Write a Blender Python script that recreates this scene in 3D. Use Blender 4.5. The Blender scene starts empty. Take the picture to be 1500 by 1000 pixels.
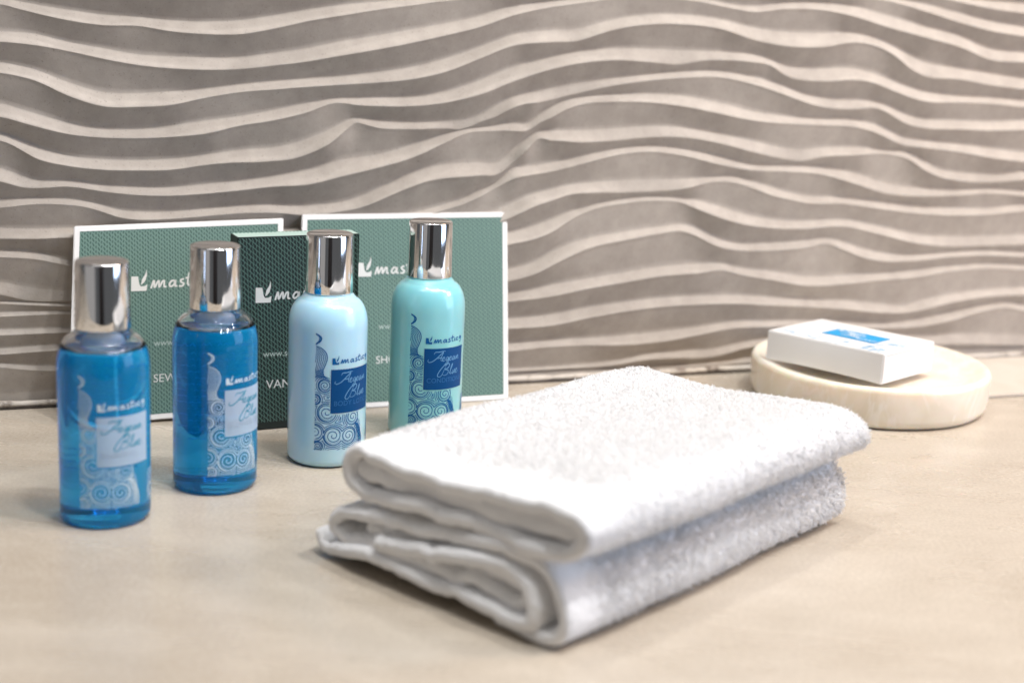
import bpy, bmesh, math, random
import numpy as np
from mathutils import Vector, Matrix, noise

# ------------------------------------------------------------------ camera, light, exposure
SC = bpy.context.scene
COL = SC.collection
SC.render.engine = 'CYCLES'
SC.view_settings.view_transform = 'Standard'
SC.view_settings.look = 'None'
SC.view_settings.exposure = 0.0
SC.view_settings.gamma = 1.0
SC.cycles.use_denoising = True
SC.cycles.max_bounces = 14
SC.cycles.transmission_bounces = 14
SC.cycles.volume_bounces = 8
SC.cycles.diffuse_bounces = 12
SC.cycles.transparent_max_bounces = 8
SC.cycles.sample_clamp_indirect = 6.0
SC.cycles.blur_glossy = 0.3

CAM_H, PITCH, ROLL, FPX = 0.2070, math.radians(13.51), math.radians(2.76), 2197.0
cam_d = bpy.data.cameras.new('camera')
cam = bpy.data.objects.new('camera', cam_d)
COL.objects.link(cam)
cam_d.sensor_width = 36.0
cam_d.lens = FPX / 1500.0 * 36.0
cam_d.clip_start = 0.01
cam_d.clip_end = 50.0
fw = Vector((0, math.cos(PITCH), -math.sin(PITCH)))
rt = Vector((1, 0, 0))
up = rt.cross(fw)
c_, s_ = math.cos(ROLL), math.sin(ROLL)
rt, up = rt * c_ + up * s_, up * c_ - rt * s_
cam.matrix_world = Matrix(((rt.x, up.x, -fw.x, 0), (rt.y, up.y, -fw.y, 0), (rt.z, up.z, -fw.z, CAM_H), (0, 0, 0, 1)))
cam_d.dof.use_dof = True
cam_d.dof.focus_distance = 0.665
cam_d.dof.aperture_fstop = 6.3
SC.camera = cam

world = bpy.data.worlds.new('World')
SC.world = world
world.use_nodes = True
bg = world.node_tree.nodes['Background']
bg.inputs['Color'].default_value = (0.72, 0.74, 0.78, 1)
bg.inputs['Strength'].default_value = 0.135


def lamp(name, kind, loc, target, power, color, size=0.1, size_y=None, spot=None):
    d = bpy.data.lights.new(name, kind)
    d.energy = power
    d.color = color
    if kind == 'AREA':
        d.shape = 'RECTANGLE' if size_y else 'DISK'
        d.size = size
        if size_y:
            d.size_y = size_y
    elif kind == 'SPOT':
        d.shadow_soft_size = size
        d.spot_size = math.radians(spot or 60)
        d.spot_blend = 0.6
    o = bpy.data.objects.new(name, d)
    COL.objects.link(o)
    o.location = loc
    o.rotation_euler = (Vector(target) - Vector(loc)).to_track_quat('-Z', 'Y').to_euler()
    return o


# ceiling downlights over the counter's front half (their images are the dots on the bottle shoulders)
for (x, y, z, pw) in ((0.20, 0.26, 1.35, 4.2), (0.50, 0.34, 1.35, 9.0), (0.36, 0.12, 1.45, 3.4), (1.00, 0.48, 1.35, 4.8), (-0.10, 0.62, 1.35, 4.0)):
    lamp('ceiling_downlight', 'AREA', (x, y, z), (x * 0.6, y + 0.2, 0.0), pw, (1.0, 0.99, 0.985), 0.09)
# added strip out of view that brightens the wall ledges, broad ceiling bounce, pale side wall at the left, cool window at the right, warm light far right
o_ = lamp('added_ledge_light', 'AREA', (0.15, 0.42, 0.98), (0.05, 0.76, 0.10), 3.5, (1.0, 0.985, 0.99), 1.3, 0.10)
lamp('ceiling_glow', 'AREA', (0.1, 0.45, 1.7), (0.05, 0.65, 0.0), 1.3, (1.0, 0.97, 0.95), 1.0, 0.7)
lamp('left_room_light', 'AREA', (-1.05, -0.75, 0.15), (-0.1, 0.55, 0.05), 1.4, (1.0, 0.95, 0.92), 1.3, 1.4)
lamp('right_window', 'AREA', (1.35, 0.30, 0.42), (0.1, 0.55, 0.05), 10.0, (0.54, 0.70, 1.0), 0.7, 0.9)
lamp('warm_wall_light', 'AREA', (0.80, 0.62, 0.62), (0.36, 0.88, 0.06), 4.0, (1.0, 0.68, 0.42), 0.25, 0.25)

# ------------------------------------------------------------------ helpers
WALL_Y0, WALL_S = 0.7707, 0.3801          # wall line: y = WALL_Y0 + WALL_S * x
WL = math.hypot(1, WALL_S)
WU = Vector((1 / WL, WALL_S / WL, 0))      # along the wall
WN = Vector((WALL_S / WL, -1 / WL, 0))     # out of the wall, toward the viewer
W0 = Vector((0, WALL_Y0, 0))


def link(name, me, mat=None, parent=None):
    o = bpy.data.objects.new(name, me)
    COL.objects.link(o)
    if mat is not None:
        me.materials.clear()
        for m in (mat if isinstance(mat, (list, tuple)) else [mat]):
            me.materials.append(m)
    if parent is not None:
        o.parent = parent
    return o


def mesh(verts, faces, smooth=False):
    me = bpy.data.meshes.new('m')
    me.from_pydata([tuple(map(float, v)) for v in verts], [], faces)
    me.update()
    if smooth:
        me.polygons.foreach_set('use_smooth', [True] * len(me.polygons))
    return me


def np_mesh(verts, quads, smooth=True):
    me = bpy.data.meshes.new('m')
    n, k = len(verts), len(quads)
    w = quads.shape[1]
    me.vertices.add(n)
    me.vertices.foreach_set('co', np.asarray(verts, dtype=np.float32).ravel())
    me.loops.add(k * w)
    me.loops.foreach_set('vertex_index', np.asarray(quads, dtype=np.int32).ravel())
    me.polygons.add(k)
    me.polygons.foreach_set('loop_start', np.arange(0, k * w, w, dtype=np.int32))
    me.update(calc_edges=True)
    me.validate()
    if smooth:
        me.polygons.foreach_set('use_smooth', np.ones(len(me.polygons), dtype=bool))
    return me


def thing(name, label, cat, loc=(0, 0, 0), rotz=0.0, group=None):
    o = bpy.data.objects.new(name, None)
    COL.objects.link(o)
    o.empty_display_size = 0.02
    o.location = loc
    o.rotation_euler = (0, 0, rotz)
    o['label'] = label
    o['category'] = cat
    if group:
        o['group'] = group
    return o


class N:
    """tiny node-tree builder"""
    def __init__(s, name):
        s.m = bpy.data.materials.new(name)
        s.m.use_nodes = True
        s.t = s.m.node_tree
        s.t.nodes.clear()
        s.out = s.t.nodes.new('ShaderNodeOutputMaterial')

    def n(s, typ, ins=None, **kw):
        x = s.t.nodes.new(typ)
        for k, v in kw.items():
            setattr(x, k, v)
        for k, v in (ins or {}).items():
            if isinstance(v, bpy.types.NodeSocket):
                s.t.links.new(v, x.inputs[k])
            else:
                x.inputs[k].default_value = v
        return x

    def surf(s, x):
        s.t.links.new(x.outputs[0], s.out.inputs['Surface'])

    def ramp(s, fac, stops):
        r = s.n('ShaderNodeValToRGB', {'Fac': fac})
        el = r.color_ramp.elements
        while len(el) < len(stops):
            el.new(0.5)
        for e, (p, c) in zip(el, stops):
            e.position = p
            e.color = (*c, 1) if len(c) == 3 else c
        return r.outputs['Color']

    def math(s, op, a, b=None, c=None):
        ins = {0: a}
        if b is not None:
            ins[1] = b
        if c is not None:
            ins[2] = c
        return s.n('ShaderNodeMath', ins, operation=op).outputs[0]

    def mix(s, fac, a, b, mode='MIX'):
        x = s.n('ShaderNodeMix', data_type='RGBA', blend_type=mode)
        for i, v in ((0, fac), (6, a), (7, b)):
            if isinstance(v, bpy.types.NodeSocket):
                s.t.links.new(v, x.inputs[i])
            else:
                x.inputs[i].default_value = v if i == 0 else (*v, 1) if len(v) == 3 else v
        return x.outputs[2]

    def obj(s):
        return s.n('ShaderNodeTexCoord').outputs['Object']

    def noise(s, vec, scale, detail=4.0, rough=0.55, dist=0.0):
        return s.n('ShaderNodeTexNoise', {'Vector': vec, 'Scale': scale, 'Detail': detail, 'Roughness': rough, 'Distortion': dist}).outputs['Fac']

    def bump(s, h, strength=0.2, dist=0.001):
        return s.n('ShaderNodeBump', {'Height': h, 'Strength': strength, 'Distance': dist}).outputs['Normal']

    def pbr(s, **kw):
        x = s.n('ShaderNodeBsdfPrincipled')
        for k, v in kw.items():
            k = k.replace('_', ' ')
            if isinstance(v, bpy.types.NodeSocket):
                s.t.links.new(v, x.inputs[k])
            else:
                i = x.inputs[k]
                i.default_value = (*v, 1) if isinstance(v, tuple) and len(v) == 3 and i.type == 'RGBA' else v
        s.surf(x)
        return s.m


def simple(name, col, rough=0.5, **kw):
    return N(name).pbr(Base_Color=col, Roughness=rough, **kw)


# ------------------------------------------------------------------ materials
def m_wall():
    k = N('ribbed_wall_tile')
    v = k.obj()
    sc = k.n('ShaderNodeMapping', {'Vector': v, 'Scale': (1, 1, 3.0)}).outputs[0]
    big = k.noise(sc, 5, 3, 0.5, 0.3)
    mid = k.noise(v, 90, 5, 0.65)
    fine = k.noise(v, 900, 3, 0.6)
    c = k.ramp(big, [(0.3, (0.352, 0.312, 0.272)), (0.7, (0.422, 0.378, 0.332))])
    c = k.mix(0.20, c, k.ramp(mid, [(0.35, (0.22, 0.195, 0.17)), (0.65, (0.54, 0.49, 0.44))]))
    c = k.mix(k.math('MULTIPLY', k.ramp(fine, [(0.62, (0, 0, 0)), (0.72, (1, 1, 1))]), 0.45), c, (0.14, 0.125, 0.11))
    h = k.math('ADD', k.math('MULTIPLY', fine, 0.4), mid)
    return k.pbr(Base_Color=c, Roughness=0.82, Normal=k.bump(h, 0.25, 0.0006), Specular_IOR_Level=0.25)


def m_counter():
    k = N('counter_stone')
    v = k.obj()
    st = k.n('ShaderNodeMapping', {'Vector': v, 'Scale': (1.0, 2.0, 1), 'Rotation': (0, 0, -0.36)}).outputs[0]
    big = k.noise(st, 8, 6, 0.6, 0.6)
    mid = k.noise(st, 36, 4, 0.55, 0.2)
    fine = k.noise(v, 650, 4, 0.65)
    speck = k.noise(v, 1500, 2, 0.5)
    c = k.ramp(big, [(0.30, (0.415, 0.355, 0.28)), (0.50, (0.485, 0.428, 0.348)), (0.70, (0.545, 0.485, 0.405))])
    c = k.mix(0.22, c, k.ramp(mid, [(0.30, (0.28, 0.225, 0.175)), (0.52, (0.41, 0.35, 0.285)), (0.70, (0.58, 0.52, 0.44))]))
    c = k.mix(0.22, c, k.ramp(fine, [(0.38, (0.22, 0.175, 0.135)), (0.62, (0.62, 0.55, 0.46))]))
    c = k.mix(k.math('MULTIPLY', k.ramp(speck, [(0.66, (0, 0, 0)), (0.72, (1, 1, 1))]), 0.35), c, (0.20, 0.16, 0.12))
    r = k.n('ShaderNodeMapRange', {'Value': big, 3: 0.20, 4: 0.36}).outputs[0]
    return k.pbr(Base_Color=c, Roughness=r, Normal=k.bump(fine, 0.05, 0.0003), Specular_IOR_Level=0.5)


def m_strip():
    k = N('pale_strip')
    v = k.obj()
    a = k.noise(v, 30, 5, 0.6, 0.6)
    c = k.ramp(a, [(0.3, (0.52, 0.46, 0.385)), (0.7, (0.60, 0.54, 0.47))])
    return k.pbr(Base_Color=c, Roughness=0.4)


def m_towel(name, bump=0.5, scale=900, trans=0.0):
    k = N(name)
    v = k.obj()
    a = k.noise(v, scale, 3, 0.6)
    b = k.noise(v, 60, 3, 0.5)
    lo_, hi_ = ((0.97, 0.97, 0.97), (0.985, 0.985, 0.985)) if trans else ((0.87, 0.87, 0.87), (0.90, 0.90, 0.90))
    c = k.ramp(b, [(0.3, lo_), (0.7, hi_)])
    nr = k.bump(a, bump, 0.001)
    d = k.n('ShaderNodeBsdfDiffuse', {'Color': c, 'Roughness': 0.5, 'Normal': nr})
    if not trans:
        k.surf(d)
        return k.m
    t = k.n('ShaderNodeBsdfTranslucent', {'Color': c})
    k.surf(k.n('ShaderNodeMixShader', {0: trans, 1: d.outputs[0], 2: t.outputs[0]}))
    return k.m


def m_dish():
    k = N('alabaster')
    v = k.obj()
    st = k.n('ShaderNodeMapping', {'Vector': v, 'Scale': (1, 1, 0.6)}).outputs[0]
    a = k.noise(st, 38, 5, 0.6, 1.2)
    b = k.noise(st, 18, 4, 0.6, 2.0)
    c = k.ramp(a, [(0.25, (0.70, 0.62, 0.49)), (0.5, (0.77, 0.70, 0.58)), (0.75, (0.83, 0.78, 0.69))])
    c = k.mix(k.ramp(b, [(0.46, (0, 0, 0)), (0.5, (0.5, 0.5, 0.5)), (0.54, (0, 0, 0))]), c, (0.86, 0.82, 0.77))
    return k.pbr(Base_Color=c, Roughness=0.28, Subsurface_Weight=0.5, Subsurface_Radius=(0.9, 0.55, 0.28),
                 Subsurface_Scale=0.010, Coat_Weight=0.25, Coat_Roughness=0.1)


def lattice(name, dark, light, pu, pv, wl, rough, coat, shear=0.5):
    """printed net of slanting cells, in metres of UV"""
    k = N(name)
    uv = k.n('ShaderNodeTexCoord').outputs['UV']
    sp = k.n('ShaderNodeSeparateXYZ', {0: uv})
    u = k.math('DIVIDE', sp.outputs[0], pu)
    w = k.math('DIVIDE', sp.outputs[1], pv)
    wob = k.math('MULTIPLY', k.math('SINE', k.math('MULTIPLY', w, math.pi * 2)), 0.13)
    a = k.math('PINGPONG', k.math('ADD', k.math('ADD', u, wob), k.math('MULTIPLY', w, 0.06)), 0.5)
    b = k.math('PINGPONG', k.math('ADD', w, k.math('MULTIPLY', u, shear)), 0.5)
    la = k.math('LESS_THAN', a, wl)
    lb = k.math('LESS_THAN', b, wl * 0.9)
    li = k.math('MAXIMUM', la, lb)
    c = k.mix(li, dark, light)
    return k.pbr(Base_Color=c, Roughness=rough, Coat_Weight=coat, Coat_Roughness=0.25)


def m_glass():
    k = N('clear_plastic')
    return k.pbr(Base_Color=(0.97, 0.98, 0.985), Roughness=0.02, IOR=1.28, Transmission_Weight=1.0)


def m_liquid():
    """dyed shampoo behind thin clear plastic: partly clear, partly glowing with its own blue"""
    k = N('blue_liquid')
    g = k.n('ShaderNodeBsdfPrincipled', {'Base Color': (0.90, 0.97, 1, 1), 'Roughness': 0.0, 'IOR': 1.36, 'Transmission Weight': 1.0})
    d = k.n('ShaderNodeBsdfDiffuse', {'Color': (0.0, 0.48, 1.0, 1)})
    t = k.n('ShaderNodeBsdfTranslucent', {'Color': (0.0, 0.50, 1.0, 1)})
    gl = k.n('ShaderNodeBsdfGlossy', {'Color': (1, 1, 1, 1), 'Roughness': 0.03})
    fr = k.n('ShaderNodeFresnel', {'IOR': 1.30})
    m1 = k.n('ShaderNodeMixShader', {0: 0.40, 1: d.outputs[0], 2: t.outputs[0]})
    m2 = k.n('ShaderNodeMixShader', {0: fr.outputs[0], 1: m1.outputs[0], 2: gl.outputs[0]})
    k.surf(k.n('ShaderNodeMixShader', {0: 0.34, 1: g.outputs[0], 2: m2.outputs[0]}))
    ab = k.n('ShaderNodeVolumeAbsorption', {'Color': (0.0, 0.83, 1.0, 1), 'Density': 85.0})
    k.t.links.new(ab.outputs[0], k.out.inputs['Volume'])
    return k.m


def m_cream(name, top, low):
    k = N(name)
    v = k.obj()
    a = k.noise(v, 60, 2, 0.4)
    c = k.mix(a, low, top)
    return k.pbr(Base_Color=c, Roughness=0.3, Subsurface_Weight=0.6, Subsurface_Radius=(0.25, 0.6, 0.9), Subsurface_Scale=0.006,
                 Coat_Weight=1.0, Coat_Roughness=0.03, Coat_IOR=1.45)


def m_print(name, col, rough=0.45):
    k = N(name)
    a = k.noise(k.obj(), 1500, 2, 0.5)
    c = k.mix(k.math('MULTIPLY', a, 0.25), col, tuple(x * 0.75 for x in col))
    return k.pbr(Base_Color=c, Roughness=rough, Specular_IOR_Level=0.2)


def m_chrome():
    k = N('chrome')
    a = k.noise(k.obj(), 260, 2, 0.5)
    r = k.n('ShaderNodeMapRange', {'Value': a, 3: 0.045, 4: 0.09}).outputs[0]
    return k.pbr(Base_Color=(0.83, 0.82, 0.81), Metallic=1.0, Roughness=r)


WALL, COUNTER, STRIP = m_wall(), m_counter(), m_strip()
CLOTH, PILE = m_towel('terry_cloth', 0.9, 420), m_towel('terry_pile', 0.05, 900, 0.70)
HEM = m_towel('woven_hem', 0.35, 1400)
DISH = m_dish()
GLASS, LIQUID, CHROME = m_glass(), m_liquid(), m_chrome()
CREAM_B = m_cream('pale_blue_cream', (0.50, 0.75, 0.87), (0.40, 0.67, 0.83))
CREAM_T = m_cream('turquoise_cream', (0.31, 0.67, 0.70), (0.21, 0.57, 0.62))
INK_W = m_print('white_ink', (0.62, 0.74, 0.84))
def m_frost():
    k = N('frosted_panel_ink')
    d = k.n('ShaderNodeBsdfDiffuse', {'Color': (0.54, 0.66, 0.80, 1)})
    t = k.n('ShaderNodeBsdfTransparent', {'Color': (0.92, 0.97, 1, 1)})
    k.surf(k.n('ShaderNodeMixShader', {0: 0.30, 1: d.outputs[0], 2: t.outputs[0]}))
    return k.m


INK_PANEL = m_frost()
INK_B = m_print('navy_ink', (0.0, 0.10, 0.31))
INK_PB = m_print('navy_panel_ink', (0.0, 0.062, 0.215))
INK_LB = m_print('pale_blue_ink', (0.13, 0.32, 0.56))
INK_TEAL = m_print('teal_ink', (0.02, 0.28, 0.42))
INK_GREY = m_print('grey_blue_ink', (0.40, 0.50, 0.62))
INK_CARD = m_print('card_white_ink', (0.66, 0.67, 0.65))
INK_DIM = m_print('dim_white_ink', (0.42, 0.50, 0.47))
INK_SKY = m_print('sky_blue_ink', (0.015, 0.30, 0.60))
INK_MID = m_print('faded_navy_ink', (0.03, 0.15, 0.38))
WHITE_CARD = simple('white_card', (0.78, 0.765, 0.75), 0.5)
NET_GREEN = lattice('green_net_print', (0.040, 0.098, 0.082), (0.135, 0.225, 0.192), 0.00125, 0.0021, 0.21, 0.42, 0.25)
NET_DARK = lattice('dark_net_print', (0.002, 0.010, 0.009), (0.085, 0.165, 0.14), 0.00145, 0.0024, 0.095, 0.5, 0.0)
NET_EDGE = lattice('pale_net_print', (0.10, 0.25, 0.20), (0.42, 0.56, 0.50), 0.0018, 0.05, 0.22, 0.5, 0.2, 0.0)
GROUT = simple('dark_grout', (0.045, 0.035, 0.028), 0.9)

# ------------------------------------------------------------------ the setting
def tag(o, **kw):
    for k, v in kw.items():
        o[k] = v
    return o


# counter: one thick slab running under the wall
def counter():
    a = [W0 + WU * u + WN * d for u, d in ((-1.6, -0.05), (1.8, -0.05), (1.8, 0.395), (-1.6, 0.395))]
    v = [(p.x, p.y, 0) for p in a] + [(p.x, p.y, -0.03) for p in a]
    f = [(3, 2, 1, 0), (4, 5, 6, 7), (0, 1, 5, 4), (1, 2, 6, 5), (2, 3, 7, 6), (3, 0, 4, 7)]
    return tag(link('counter', mesh(v, f), COUNTER), kind='structure')


counter()


def strip():  # thin slab, paler than the counter, along the wall foot at the right
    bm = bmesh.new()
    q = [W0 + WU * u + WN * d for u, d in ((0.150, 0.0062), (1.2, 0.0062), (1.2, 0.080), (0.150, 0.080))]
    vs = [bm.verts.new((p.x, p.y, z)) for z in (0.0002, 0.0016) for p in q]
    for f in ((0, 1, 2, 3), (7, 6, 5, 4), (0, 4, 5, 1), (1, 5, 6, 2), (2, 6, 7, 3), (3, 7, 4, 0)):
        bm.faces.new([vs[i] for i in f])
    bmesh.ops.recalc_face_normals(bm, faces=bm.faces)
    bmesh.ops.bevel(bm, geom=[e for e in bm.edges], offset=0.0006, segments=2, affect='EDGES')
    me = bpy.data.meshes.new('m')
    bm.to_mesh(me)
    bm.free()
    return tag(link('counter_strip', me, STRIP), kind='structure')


strip()

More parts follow.
